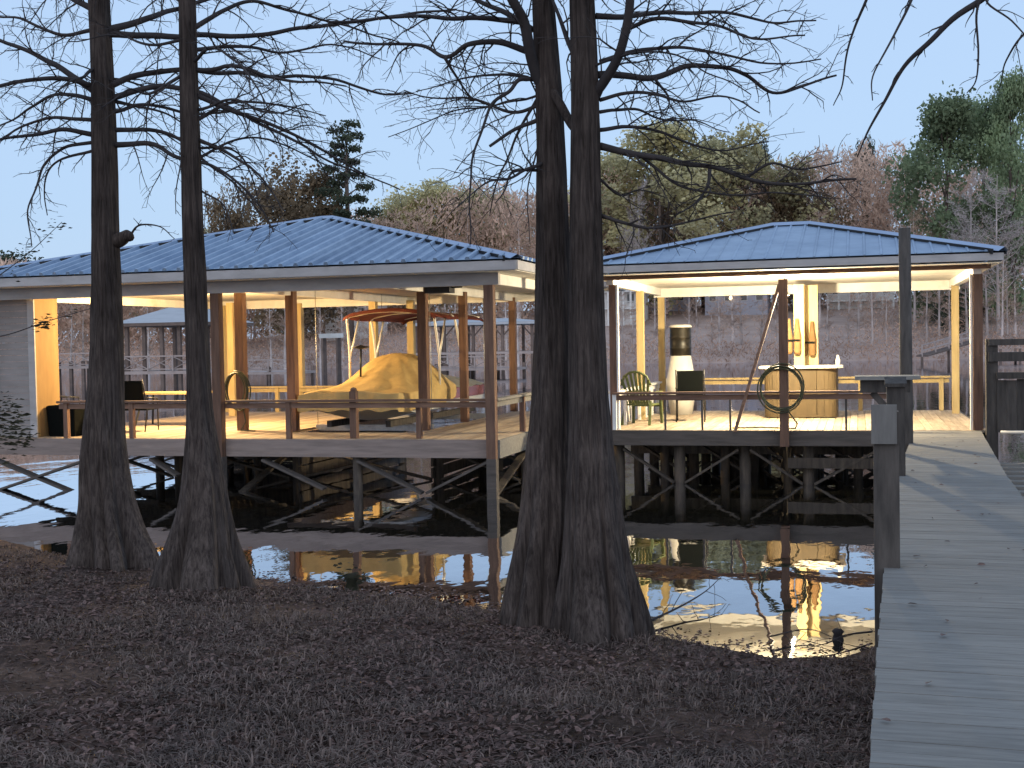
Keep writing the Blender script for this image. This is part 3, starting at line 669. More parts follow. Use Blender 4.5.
r0 = rings[0]; low = [(p[0], p[1] - .03, 1.36 + .02 * sin(p[0] * 12)) for p in r0]; mb.loft([low, r0], closed=False, cap=False, tint=.45)
r1 = rings[-1]; low = [(p[0], p[1] + .03, 1.56) for p in r1]; mb.loft([r1, low], closed=False, cap=False, tint=.45)
mb.build('cover', M['canvas'], BT)
mb = MB(); rings = []
for i in range(30):
    s = 3.3 + 2.72 * i / 29; wd = hw(s) + .05; rg = float(np.interp(s, [3.3, 3.7, 4.6, 5.4, 6.02], [.34, .3, .24, .2, .04])); row = []
    for j in range(25):
        t = -1 + 2 * j / 24; q = abs(t); row.append((bx + wd * t, by + s, 1.655 + rg * (1 - q ** 2) + .018 * mn.noise(Vector((s * 2, t * 4, 6))) + .012 * sin(s * 9 + t * 3)))
    rings.append(row)
mb.loft(rings, closed=False, cap=False, tint=.5)
for rr in (rings[0], rings[-1]): mb.loft([rr, [(p[0], p[1], 1.6) for p in rr]], closed=False, cap=False, tint=.5)
mb.build('stern_cover', M['pale_canvas'], BT)
TW = lambda y: by + y
for sx in (-1, 1):
    for yy, lean in ((2.35, -.16), (3.8, -.28)):
        mb = MB(); x = bx + sx * .98
        mb.tube([(x, TW(yy), 1.6), (x, TW(yy) + .02, 2.35), (x - sx * .02, TW(yy) + lean * .5, 2.8), (x - sx * .03, TW(yy) + lean, 3.1), (x - sx * .12, TW(yy) + lean - .03, 3.2)], .027, 8); mb.build('tower_leg', M['alu'], BT)
        mb = MB(); mb.tube([(x, TW(yy) + .02, 2.3), (x - sx * .02, TW(yy) + .5, 3.12)], .02, 8); mb.build('tower_brace', M['alu'], BT)
for yy in (2.16, 3.5, 5.4):
    mb = MB(); mb.tube([(bx - .92, TW(yy), 3.16), (bx - .45, TW(yy), 3.24), (bx, TW(yy), 3.265), (bx + .45, TW(yy), 3.24), (bx + .92, TW(yy), 3.16)], .024, 8); mb.build('canopy_bow', M['alu'], BT)
mb = MB(); rings = []
for yy in (2.08, 2.14, 2.9, 3.7, 4.6, 5.55, 5.6):
    e = .05 if yy in (2.08, 5.6) else 0; row = []
    for j in range(15):
        t = -1 + 2 * j / 14; sag = .025 * sin(yy * 6)
        row.append((bx + t * 1.0, TW(yy), 3.32 - .13 * t * t - (.04 if j in (0, 14) else 0) - e + sag - .02 * (yy - 2.1)))
    rings.append(row)
top = rings; bot = [[(p[0] * 1, p[1], p[2] - .022) for p in r] for r in rings]
mb.loft([list(t) + list(reversed(b)) for t, b in zip(top, bot)], closed=True, cap=True, tint=.5); mb.build('canopy', M['red_canvas'], BT)
mb = MB(); mb.tube([(bx - .35, TW(1.4), 1.9), (bx - .33, TW(1.4), 2.5)], .022, 8); mb.lathe((bx - .33, TW(1.4), 2.5), [(.03, 0), (.17, .03), (.17, .05), (.05, .07), (.01, .09)], 12); mb.build('cover_pole', M['black_metal'], BT)
LF = thing('boat_lift', 'galvanised boat lift cradle hanging in the slip under the covered boat', 'boat lift', (bx, by + 3, 1))
for x in (bx - .6, bx + .6):
    mb = MB(); mb.bb((x - .05, by + .4, 1.02), (x + .05, by + 5.8, 1.14)); mb.build('bunk', M['dark_wood'], LF)
for y in (by + 1.2, by + 4.8):
    mb = MB(); mb.bb((bx - 1.22, y - .06, .9), (bx + 1.22, y + .06, 1.018)); mb.build('cradle_beam', M['galv'], LF)
    for x in (bx - 1.2, bx + 1.2):
        mb = MB(); mb.tube([(x, y, 1.0), (x, y, ZB + .2)], .008, 5); mb.build('cable', M['galv'], LF)
# power box on the beam over the boat
mb = MB(); mb.box((-6.95, 20.5, ZB + .05), (.45, .3, .26)); mb.tube([(-6.72, 20.5, ZB + .05), (-6.55, 20.5, ZB + .05)], .05, 10); mb.bb((-7.0, 20.42, ZB + .18), (-6.9, 20.58, ZB + .2))
tag(mb.build('lift_motor', M['black_metal'], org=(-6.95, 20.5, ZB)), 'black hoist motor under the eave at the right end of the larger boathouse', 'motor')

# ------------------------------------------------------------------ furniture
def sling_chair(loc, rz, label, group=None):
    t = thing('patio_chair', label, 'chair', (0, 0, 0), group)
    mb = MB(); mb.box((0, 0, .43), (.5, .48, .03)); mb.build('seat', M['black'], t)
    mb = MB(); mb.beam((0, .245, .45), (0, .36, 1.0), .5, .03, up=(1, 0, 0)) if False else mb.add([(-.25, .25, .45), (.25, .25, .45), (.25, .38, 1.0), (-.25, .38, 1.0), (-.25, .28, .45), (.25, .28, .45), (.25, .41, 1.0), (-.25, .41, 1.0)], [(0, 1, 2, 3), (7, 6, 5, 4), (0, 4, 5, 1), (3, 2, 6, 7), (0, 3, 7, 4), (1, 5, 6, 2)]); mb.build('backrest', M['black'], t)
    for sx in (-1, 1):
        mb = MB(); mb.tube([(sx * .27, -.25, 0), (sx * .27, -.24, .42), (sx * .28, -.2, .64), (sx * .28, .25, .66)], .014, 8); mb.build('leg', M['black_metal'], t)
        mb = MB(); mb.tube([(sx * .27, .34, 0), (sx * .27, .22, .44), (sx * .268, .3, .7), (sx * .268, .41, 1.02)], .014, 8); mb.build('leg', M['black_metal'], t)
    t.location = loc; t.rotation_euler = (0, 0, rz); return t
def fan_chair(loc, rz, label):
    t = thing('plastic_chair', label, 'chair')
    mb = MB(); mb.box((0, -.02, .38), (.5, .5, .03)); mb.box((0, -.26, .36), (.5, .025, .07)); mb.build('seat', M['green'], t)
    mb = MB()
    for k in range(-3, 4):
        b = Vector((k * .055, .22, .4)); e = Vector((k * .088, .42, 1.0 - .014 * k * k)); m_ = b.lerp(e, .5)
        mb.beam(b, e, .05, .018, up=(0, 1, 0))
    mb.tube([(-.29, .36, .76), (-.22, .40, .93), (-.1, .425, 1.0), (0, .43, 1.015), (.1, .425, 1.0), (.22, .40, .93), (.29, .36, .76)], .024, 8)
    mb.tube([(-.24, .31, .62), (0, .335, .64), (.24, .31, .62)], .022, 8); mb.build('backrest', M['green'], t)
    for sx in (-1, 1):
        mb = MB(); mb.bb((sx * .27 - .035, -.3, .6), (sx * .27 + .035, .33, .625)); mb.build('armrest', M['green'], t)
        mb = MB(); mb.beam((sx * .29, -.27, 0), (sx * .27, -.25, .6), .05, .045); mb.build('leg', M['green'], t)
        mb = MB(); mb.beam((sx * .27, .4, 0), (sx * .24, .24, .45), .05, .045); mb.build('leg', M['green'], t)
    t.location = loc; t.rotation_euler = (0, 0, rz); return t
def floor_at(u, v): return Pz(u, v, DZ)
p = floor_at(643, 424); fan_chair((p.x, p.y, DZ), R(170), 'olive green plastic fan-back chair on the deck of the brightly lit boathouse')
p = floor_at(691, 421); sling_chair((p.x, p.y, DZ), R(186), 'black sling chair beside the green plastic chair on the lit deck')
p = floor_at(140, 431); sling_chair((p.x, p.y, DZ), R(186), 'black sling chair between the two left cypress trunks on the larger deck')
p = floor_at(64, 428); sling_chair((p.x, p.y, DZ), R(150), 'dark sling chair nearest the grey closet wall on the larger deck')
p = Py(68, 436, 20.5)
mb = MB(); rg = []
for z, a in ((0, .26), (.02, .28), (.5, .3), (.52, .31), (.56, .31), (.58, .28)): rg.append([(p.x + dx * a, 20.5 + dy * a * .75, DZ + z) for dx, dy in ((-1, -.9), (-.9, -1), (.9, -1), (1, -.9), (1, .9), (.9, 1), (-.9, 1), (-1, .9))])
mb.loft(rg, smooth=False, tint=.5); tag(mb.build('storage_bin', M['black'], org=(p.x, 20.5, DZ)), 'low black storage bin behind the rail beside the grey closet', 'bin')
p = floor_at(170, 425)
t = thing('picnic_table', 'low slatted wooden table on the larger deck behind the second cypress', 'table', (p.x, p.y, DZ))
mb = MB()
for k in range(5): mb.bb((p.x - .8, p.y - .38 + k * .155, DZ + .66), (p.x + .8, p.y - .24 + k * .155, DZ + .7))
mb.build('table_top', M['pine'], t)
for sx in (-1, 1):
    for sy in (-1, 1):
        mb = MB(); mb.beam((p.x + sx * .62, p.y + sy * .34, DZ), (p.x + sx * .5, p.y - sy * .0 + sy * .2, DZ + .66), .035, .035); mb.build('leg', M['black_metal'], t)
# white side table by the green chair
p = floor_at(622, 421); t = thing('side_table', 'round white plastic side table left of the green chair', 'table', (p.x, p.y, DZ))
mb = MB(); mb.lathe((p.x, p.y, DZ + .55), [(.02, 0), (.26, 0), (.28, .015), (.28, .03), (.26, .04), (.02, .04)], 24); mb.build('table_top', M['white_plastic'], t)
for k in range(4):
    a = PI / 4 + k * PI / 2; mb = MB(); mb.tube([(p.x + .25 * cos(a), p.y + .25 * sin(a), DZ), (p.x + .18 * cos(a), p.y + .18 * sin(a), DZ + .55)], .022, 8); mb.build('leg', M['white_plastic'], t)
# bar counter
c = floor_at(801, 418); bxx = c.x; byy = c.y + .35
t = thing('bar_counter', 'tan plank bar counter with pale overhanging top under the bright lamp', 'counter', (bxx, byy, DZ))
mb = MB(); nseg = 17; wv = .72
for k in range(nseg):
    a0, a1 = PI + PI * k / nseg, PI + PI * (k + 1) / nseg; g = .004
    q = lambda a, e=0: (bxx + (wv + e) * math.copysign(abs(cos(a)) ** .35, cos(a)), byy + (.42 + e) * -abs(sin(a)) ** .35)
    x0_, y0_ = q(a0 + g); x1_, y1_ = q(a1 - g)
    mb.add([(x0_, y0_, DZ + .02), (x1_, y1_, DZ + .02), (x1_, y1_, DZ + .98), (x0_, y0_, DZ + .98), (x0_, y0_ + .03, DZ + .02), (x1_, y1_ + .03, DZ + .02), (x1_, y1_ + .03, DZ + .98), (x0_, y0_ + .03, DZ + .98)], [(0, 1, 2, 3), (7, 6, 5, 4), (3, 2, 6, 7), (0, 3, 7, 4), (1, 5, 6, 2)])
mb.bb((bxx - .68, byy - .0, DZ + .0), (bxx + .68, byy + .03, DZ + .97)); mb.build('front_panel', M['barwood'], t)
mb = MB(); mb.loft([[(bxx + dx * (.82 - e), byy + dy * (.5 - e) + .0, DZ + z) for dx, dy in ((-1, -.7), (-.85, -1), (.85, -1), (1, -.7), (1, 1), (-1, 1))] for z, e in ((.985, .02), (.995, 0), (1.03, 0), (1.04, .015))], smooth=False, tint=.5); mb.build('counter_top', M['white_plastic'], t)
mb = MB(); mb.lathe((bxx + .72, byy - .1, DZ + 1.042), [(.03, 0), (.045, .01), (.05, .1), (.035, .13), (.02, .19), (.012, .2)], 12)
tag(mb.build('bottle', M['white_plastic'], org=(bxx + .72, byy - .1, DZ + 1.04)), 'small white bottle at the right end of the bar counter', 'bottle')
# orange vests hung on the two pale posts
for u, y, zt, lab in ((793, 25.42, 2.95, 'orange life vest hanging on the left pale post above the bar'), (808, 25.98, 2.9, 'orange life vest hanging on the right pale post above the bar')):
    p = Py(u, 330, y); t = thing('life_vest', lab, 'life vest', (p.x, y, zt - .7))
    for sx in (-1, 1):
        mb = MB(); rg = []
        for z, a in ((0, .05), (.05, .07), (.35, .075), (.5, .05), (.66, .035), (.7, .03)): rg.append([(p.x + sx * .08 + a * cos(q), y - .0 + .035 * sin(q), zt - .7 + z) for q in [2 * PI * k / 10 for k in range(10)]])
        mb.loft(rg); mb.build('front_panel', M['orange'], t)
    mb = MB(); mb.bb((p.x - .13, y - .045, zt - .45), (p.x + .13, y - .037, zt - .41)); mb.build('strap', M['black'], t)
# drum on a white bin
p = Py(681, 375, 26.9)
mb = MB(); mb.lathe((p.x, p.y, DZ), [(.02, 0), (.24, 0), (.31, .5), (.33, .75), (.3, .8), (.22, 1.26), (.02, 1.26)], 24, .5)
tag(mb.build('white_bin', M['white_plastic'], org=(p.x, p.y, DZ)), 'white tapered plastic bin standing under the dark drum on the lit deck', 'bin')
t = thing('drum', 'dark banded drum with pale lid standing on the white bin', 'drum', (p.x, p.y, DZ + 1.26))
mb = MB(); mb.lathe((p.x, p.y, DZ + 1.263), [(.02, 0), (.22, 0), (.23, .02), (.23, .15), (.24, .165), (.23, .18), (.23, .38), (.24, .395), (.23, .41), (.23, .58), (.22, .6), (.02, .6)], 24, .5); mb.build('body', M['drum'], t)
mb = MB(); mb.lathe((p.x, p.y, DZ + 1.866), [(.02, 0), (.245, 0), (.25, .03), (.2, .06), (.02, .065)], 24, .5); mb.build('lid', M['white_plastic'], t)
# hoses on posts
def hose(c, rx, rz, n, tail, label):
    mb = MB()
    for k in range(n):
        dx, dz, s = random.uniform(-.03, .03), random.uniform(-.04, .04), random.uniform(.86, 1.05)
        mb.tube([(c[0] + dx + rx * s * cos(a), c[1] - .02 - k * .026, c[2] + dz + rz * s * sin(a)) for a in [2 * PI * i / 28 for i in range(29)]], .013, 7, cap=False)
    mb.tube(tail, .013, 7)
    tag(mb.build('garden_hose', M['hose'], org=c), label, 'hose')
hc = (x785 - .03, RY0 - .17, 1.72)
hose(hc, .4, .42, 4, [(hc[0] + .1, hc[1], 1.32), (hc[0] + .25, hc[1] - .02, 1.1), (hc[0] + .2, RY0 + .2, DZ + .02), (hc[0] - .4, RY0 + .5, DZ + .02), (hc[0] - .9, RY0 + .3, DZ + .02)], 'coiled garden hose hanging on the centre post of the brightly lit boathouse')
hc = (-11.55, 21.84, 1.75)
hose(hc, .24, .36, 5, [(hc[0] + .1, hc[1], 1.4), (hc[0] + .2, hc[1] - .1, 1.15), (hc[0] + .15, hc[1] - .2, DZ + .02), (hc[0] + .5, hc[1] - .3, DZ + .02)], 'dark coiled hose hanging on a post left of the covered boat')
# ------------------------------------------------------------------ foreground bald cypresses
def cat(pts, n=6):
    P = [Vector(p) for p in pts]; P = [P[0] * 2 - P[1]] + P + [P[-1] * 2 - P[-2]]; out = []
    for i in range(1, len(P) - 2):
        for k in range(n):
            t = k / n; a, b, c, d = P[i - 1:i + 3]
            out.append(.5 * ((2 * b) + (c - a) * t + (2 * a - 5 * b + 4 * c - d) * t * t + (3 * b - a - 3 * c + d) * t ** 3))
    out.append(P[-2]); return out
def wander(p, d, L, r0, r1, n, droop, jit):
    pts = [p]; d = d.normalized(); st = L / n
    for i in range(n):
        d = (d + Vector((random.gauss(0, jit), random.gauss(0, jit), random.gauss(0, jit) - droop))).normalized(); pts.append(pts[-1] + d * st)
    return pts, [r0 + (r1 - r0) * i / n for i in range(n + 1)]
def side_dir(t, ang):
    a = t.orthogonal().normalized(); b = t.cross(a); th = random.uniform(0, 2 * PI); s = a * cos(th) + b * sin(th)
    s.z *= .6
    return (t * cos(ang) + s.normalized() * sin(ang)).normalized()
def twiggy(mb, pts, rad, step, Lmax, lvl, start=.12, droop=.04):
    acc = 0; tot = sum((pts[i + 1] - pts[i]).length for i in range(len(pts) - 1)); run = 0; nxt = tot * start
    for i in range(len(pts) - 1):
        seg = pts[i + 1] - pts[i]; l = seg.length
        if l < 1e-6: continue
        while nxt < run + l:
            f = nxt / tot; p = pts[i] + seg * ((nxt - run) / l); r = rad[i]
            L = Lmax * random.uniform(.35, 1.0) * (1 - .45 * f)
            q, rr = wander(p, side_dir(seg / l, random.uniform(.5, 1.15)), L, min(r * .6, .0095 if lvl > 1 else .005), .0022, 6 if lvl > 1 else 4, droop, .16)
            mb.tube(q, rr, 4 if lvl > 1 else 3, cap=False)
            if lvl > 1: twiggy(mb, q, rr, step * .62, L * .5, lvl - 1, .1, droop)
            nxt += step * random.uniform(.5, 1.5)
        run += l
def cypress(name, label, d, centre, radii, limbs, nf, fl_amp, seed, extra=10, bias=0, step=.14):
    """centre: (u, v) down the trunk, radii in pixels; limbs traced as pixel lists at the tree's distance"""
    random.seed(seed); k = d / F
    base = V(*centre[-1], d); t = thing(name, label, 'tree', (base.x, base.y, gz(base.x, base.y)))
    P = cat([V(u, v, d) for u, v in centre], 8); Rr = [x.x for x in cat([Vector((r * k, 0, 0)) for r in radii], 8)]
    z0 = P[-1].z; ph = [random.uniform(-.35, .35) for _ in range(nf)]; mb = MB(); rings = []; n = 96
    for i, (p, r) in enumerate(zip(P, Rr)):
        h = p.z - z0; fl = fl_amp * math.exp(-max(h, 0) / 1.0); ring = []
        for j in range(n):
            th = 2 * PI * j / n; wv = 0
            tq = th + .22 * sin(2 * th + seed) + .12 * sin(5 * th + seed * 2); wv = abs(cos(nf / 2 * tq)) ** .6 * (.82 + .28 * sin(3 * tq + seed))
            nz = .10 * mn.noise(Vector((cos(th) * 2.2 + seed, sin(th) * 2.2, p.z * .9))) + .05 * mn.noise(Vector((cos(th) * 7, sin(th) * 7 + seed, p.z * 2.2))) + .03 * mn.noise(Vector((cos(th) * 16, sin(th) * 16 + seed, p.z * 1.5)))
            rr = r * (1 - fl * .62 + fl * .92 * wv) * (1 + nz)
            ring.append((p.x + rr * cos(th), p.y + rr * sin(th), p.z))
        rings.append(ring)
    mb.loft(rings, tint=.5); mb.build('trunk', M['bark'], t)
    k0 = len(centre) - 1
    for _ in range(extra):
        q = random.random(); v0 = random.uniform(-90, 175); u0 = float(np.interp(v0, [c[1] for c in centre], [c[0] for c in centre])); sgn = random.choice((-1, 1)) if not bias else (bias if random.random() < .75 else -bias)
        L = random.uniform(70, 210) * 11 / d; rise = random.uniform(-25, 15); dr = random.uniform(0, 70)
        limbs = limbs + [([(u0 + sgn * 4, v0), (u0 + sgn * L * .3, v0 + rise), (u0 + sgn * L * .65, v0 + rise * .8 + dr * .3), (u0 + sgn * L, v0 + rise * .3 + dr)], random.uniform(1.1, 2.1), .4)]
    for lm in limbs:
        pts, r0, r1 = lm[0], lm[1], lm[2]; dd = lm[3] if len(lm) > 3 else random.uniform(-1.4, 1.4); Lm = (lm[4] if len(lm) > 4 else .75) * 1.2
        N = len(pts); W = [V(u, v, d + dd * (i / (N - 1)) ** 1.2) for i, (u, v) in enumerate(pts)]
        C = cat(W, 7); rad = [(r0 + (r1 - r0) * (i / (len(C) - 1)) ** .8) * k * 1.2 for i in range(len(C))]
        C = [c + Vector((mn.noise(c * 2.5), mn.noise(c * 2.5 + Vector((9, 0, 0))), mn.noise(c * 2.5 + Vector((0, 9, 0))))) * .035 * min(1, i / 4) for i, c in enumerate(C)]
        mb = MB(); mb.tube(C, rad, 8, .4)
        if Lm > 0: twiggy(mb, C, rad, step, Lm, 2, .1)
        mb.build('branch', M['twig'] if Lm > 0 or r0 < 3 else M['bark'], t)
    return t
# left pair
cypress('bald_cypress', 'leftmost bare cypress with a knot stub on its trunk and a broad dark hollow foot', 14.6,
  [(97, -240), (98, -120), (99, 0), (103, 100), (106, 250), (107, 350), (106, 400), (105, 440), (108, 490), (113, 530), (118, 560), (118, 580)],
  [8.5, 9.5, 10.5, 11.5, 13.5, 16.5, 18.5, 21, 26, 33, 42, 46],
  [([(108, 30), (150, 18), (178, 8), (250, -12), (330, -30)], 3.2, 1, 1.5), ([(110, 34), (178, 36), (250, 36), (320, 26), (400, 15), (455, 8)], 3.0, .8, -1.2),
   ([(110, 86), (150, 73), (200, 71), (270, 76), (330, 78), (380, 94), (412, 94)], 3.0, .7, .8), ([(112, 98), (160, 87), (195, 92), (240, 112), (290, 138), (330, 160), (400, 190)], 2.8, .5, -.8),
   ([(113, 130), (150, 129), (182, 140), (210, 165), (238, 186), (262, 214)], 2.2, .5, .6), ([(113, 145), (150, 144), (178, 158), (212, 165), (250, 195), (272, 232)], 2.6, .5, -1.0),
   ([(93, 90), (60, 68), (30, 52), (-10, 38)], 3.2, 1.4, .8), ([(93, 86), (50, 76), (0, 86), (-40, 98)], 2.4, 1, -1.0), ([(94, 100), (60, 93), (30, 108), (0, 126)], 2.0, .7, .9),
   ([(95, 135), (62, 130), (30, 134), (-5, 142)], 2.4, 1, -.6), ([(95, 142), (65, 147), (44, 165), (36, 186), (28, 214), (31, 246)], 1.7, .4, -.5, .4), ([(95, 150), (60, 160), (45, 180), (48, 215)], 1.4, .4, .4, .4),
   ([(94, 30), (60, 34), (20, 20), (-20, 14)], 2.0, .7, .6), ([(94, 10), (60, -10), (20, -40)], 3, 1, .4), ([(103, 0), (140, -30), (200, -60)], 3, 1, -.4), ([(94, 120), (55, 118), (20, 128), (-20, 150)], 1.8, .7, .3),
   ([(113, 112), (150, 106), (200, 116), (250, 110), (310, 118)], 1.8, .5, 1.2), ([(115, 240), (122, 238), (128, 235), (132, 237)], 8, 3.5, -.15, 0), ([(130, 236), (140, 226), (160, 227), (176, 238)], 1.1, .3, -.4, .2)],
  8, .8, 3, extra=5, bias=-1)
cypress('bald_cypress', 'slim bare cypress with fluted foot, second from the left', 12.6,
  [(186, -240), (186, -100), (187, 0), (192, 200), (196, 300), (199, 400), (202, 450), (203, 500), (201, 540), (199, 572), (199, 600)],
  [6.5, 7.2, 8.2, 10.2, 11, 11.8, 16, 23, 32, 41, 46],
  [([(194, 28), (225, 10), (260, 2), (330, 22), (395, 40)], 2.4, .6, .7), ([(196, 70), (250, 70), (300, 82), (345, 86)], 2.2, .6, -.7), ([(198, 96), (250, 116), (300, 140), (345, 162), (372, 176)], 2.2, .5, .4),
   ([(199, 140), (240, 160), (270, 186), (288, 212)], 1.7, .4, -.5), ([(200, 148), (230, 150), (250, 170), (258, 205)], 1.3, .4, .5, .5), ([(200, 190), (225, 208), (235, 235)], 1, .3, -.3, .4),
   ([(181, 76), (150, 92), (128, 90), (100, 108)], 1.6, .5, -.8), ([(181, 40), (150, 46), (120, 34), (70, 40)], 1.6, .5, .8), ([(183, 150), (178, 180), (176, 215)], .8, .3, -.2, .2),
   ([(194, 50), (240, 45), (280, 52), (330, 45), (380, 60)], 1.9, .5, 1.2), ([(180, 0), (140, -25), (90, -50)], 2, .6, -.4), ([(194, -10), (250, -40), (320, -50)], 2.2, .6, -.6), ([(198, 110), (230, 100), (270, 112), (310, 106)], 1.5, .4, -1)],
  7, .85, 5, extra=5, bias=1)
cypress('bald_cypress', 'left trunk of the centre pair of cypresses, forking near the top', 11.2,
  [(536, -260), (540, -120), (543, 0), (549, 100), (553, 240), (553, 320), (551, 400), (548, 460), (546, 520), (541, 565), (538, 605), (537, 630)],
  [9, 10, 11, 13, 16.5, 18, 19.5, 22, 26, 30, 35, 38],
  [([(547, 96), (534, 60), (522, 26), (512, 0), (500, -40)], 5.2, 3.8, -.5), ([(520, 22), (470, 18), (430, 16), (385, 16), (330, 22)], 2.6, 1, -.9), ([(530, 52), (500, 42), (468, 46), (445, 58), (424, 47), (390, 45), (345, 40)], 3.0, 1, .7),
   ([(445, 58), (456, 76), (470, 96), (485, 104)], 1.5, .5, .4, .5), ([(538, 78), (520, 77), (508, 90), (490, 105), (482, 130), (472, 165), (470, 205), (470, 245)], 2.2, .5, -.7, .6),
   ([(538, 120), (515, 131), (491, 145)], 2.0, 1.2, -.2, 0), ([(540, 94), (522, 128), (508, 158), (495, 190), (488, 215)], 1.6, .4, .5, .6), ([(541, 170), (515, 172), (507, 188), (495, 200)], 1.5, .4, -.4, .5),
   ([(547, 75), (556, 97), (570, 122), (584, 137)], 4.2, 3.4, -.42, 0), ([(540, 140), (530, 175), (527, 210), (530, 245)], .9, .3, -.3, .3), ([(532, 30), (500, 10), (460, -8), (400, -25)], 3, 1, .8),
   ([(540, 105), (510, 112), (470, 98), (440, 100), (405, 92)], 1.8, .5, .9), ([(545, 4), (560, -30), (590, -60)], 3, 1, .3)],
  7, .65, 8, extra=5, bias=-1)
cypress('bald_cypress', 'right trunk of the centre pair of cypresses, with a thick limb rising right', 10.75,
  [(578, -260), (580, -120), (582, 0), (585, 100), (586, 240), (587, 320), (589, 400), (591, 460), (594, 520), (597, 565), (600, 600), (601, 624), (601, 645)],
  [10.5, 11.5, 12.5, 14, 16.5, 18, 20, 23, 28, 33, 39, 43, 45],
  [([(595, 96), (606, 84), (614, 68), (622, 38), (629, 0), (632, -40)], 4.6, 3.4, -.5), ([(596, 75), (625, 76), (655, 79), (688, 66), (722, 66), (746, 76), (772, 92), (800, 86), (835, 76)], 3.4, .9, .8),
   ([(600, 146), (640, 155), (680, 162), (710, 167), (752, 180), (800, 184), (858, 180)], 3.2, .9, -.8), ([(710, 166), (707, 184), (694, 202), (676, 216)], 1.8, .5, -.4, .6), ([(596, 16), (640, 16), (685, 12), (730, 14), (775, 22), (815, 20)], 2.8, .7, .9),
   ([(622, 30), (660, 20), (710, 26), (752, 38), (805, 36)], 2.2, .6, -.9), ([(600, 62), (650, 48), (700, 49), (760, 62), (820, 58)], 2.2, .6, .5), ([(602, 216), (626, 220), (660, 226), (700, 218), (735, 212)], 1.8, .5, -.5, .6),
   ([(600, 130), (640, 127), (680, 140), (720, 151), (770, 140)], 1.9, .5, .7), ([(600, 100), (640, 92), (680, 100), (720, 96), (760, 112)], 1.8, .5, -1), ([(655, 79), (668, 100), (664, 118)], 1.4, .4, .3, .5),
   ([(600, 112), (630, 108), (655, 118), (690, 120), (730, 132)], 1.6, .4, 1.1), ([(745, 178), (770, 165), (800, 168), (840, 160)], 1.5, .5, -.3, .6), ([(640, 155), (670, 180), (720, 196), (780, 192), (830, 200)], 1.5, .4, -.9, .6), ([(585, 0), (620, -40), (690, -60)], 3, 1, .3), ([(577, 60), (560, 20), (545, -20)], 2.5, 1, .4), ([(601, 180), (620, 196), (640, 190), (668, 196)], 1.3, .4, .6)],
  8, .8, 12, extra=5, bias=1)
# a tree outside the frame on the right, whose thin limbs hang into the picture
tr = V(1150, 600, 9.0)
cypress('overhanging_tree', 'bare tree at the right edge whose thin drooping limbs hang into the sky', 9.0,
  [(1150, -320), (1150, -100), (1150, 100), (1150, 350), (1150, 560), (1150, 700)], [10, 12, 13, 15, 18, 22],
  [([(1150, -80), (1060, -60), (975, 3), (930, 40), (905, 66), (886, 100), (870, 130), (857, 158)], 4, .5, .6, .3), ([(1060, -62), (990, -80), (935, -40), (912, 0), (894, 32), (872, 70), (873, 100)], 2.4, .4, -.6, .3),
   ([(990, -78), (900, -70), (863, 0), (852, 36), (845, 82), (835, 104)], 2, .4, .4, .2), ([(1000, -20), (978, 4), (980, 50), (977, 78), (968, 92)], 1.4, .4, .3, .4), ([(1060, -60), (1010, -20), (985, 0), (1010, 20), (1030, 40)], 1.6, .5, -.3, .5), ([(1150, 60), (1080, 20), (1030, 30), (1005, 60), (1000, 90)], 2, .4, .5, .5)],
  6, .4, 21, extra=0, step=.2)
# leafy sapling at the left edge
def leaf_blob(mb, c, r, n, s):
    for _ in range(n):
        p = Vector(c) + Vector((random.gauss(0, r), random.gauss(0, r), random.gauss(0, r * .8))); a = Matrix.Rotation(random.uniform(0, 6.3), 3, 'Z') @ Matrix.Rotation(random.uniform(-1, 1), 3, 'X'); q = s * random.uniform(.6, 1.3)
        mb.add([a @ Vector(k) * q + p for k in ((-1, 0, 0), (0, -.4, .1), (1, 0, 0), (0, .4, .1))], [(0, 1, 2, 3)])
random.seed(31)
b = V(-22, 470, 12.5); t = thing('sapling', 'thin leafy sapling at the left edge with two bare twigs reaching right', 'sapling', (b.x, b.y, gz(b.x, b.y)))
mb = MB(); stem = cat([(b.x, b.y, gz(b.x, b.y) - .1), V(-20, 480, 12.5), V(-25, 400, 12.5), V(-22, 300, 12.5), V(-30, 200, 12.5)], 5); mb.tube(stem, [.03 - .022 * i / (len(stem) - 1) for i in range(len(stem))], 7); mb.build('trunk', M['twig'], t)
for pts, lv in ((((-22, 290), (0, 275), (30, 252), (62, 222)), ((30, 250, 3), (58, 225, 6), (14, 268, 3), (46, 236, 3))), (((-22, 340), (10, 334), (45, 322), (92, 308)), ((46, 322, 14), (40, 326, 8), (70, 314, 2)))):
    mb = MB(); C = cat([V(u, v, 12.5 + .4 * i) for i, (u, v) in enumerate(pts)], 6); mb.tube(C, [.008 - .005 * i / len(C) for i in range(len(C))], 5); br = mb.build('branch', M['twig'], t)
    mb = MB()
    for u, v, n in lv: leaf_blob(mb, V(u, v, 13.2), .05, n * 3, .035)
    mb.build('leaves', M['near_leaf'], br)
mb = MB()
for u, v, r, n in ((8, 415, .1, 110), (18, 430, .09, 70), (2, 440, .13, 120), (26, 440, .06, 30), (4, 400, .05, 24)): leaf_blob(mb, V(u, v, 12.4), r, n, .04)
mb.build('leaves', M['near_leaf'], t)
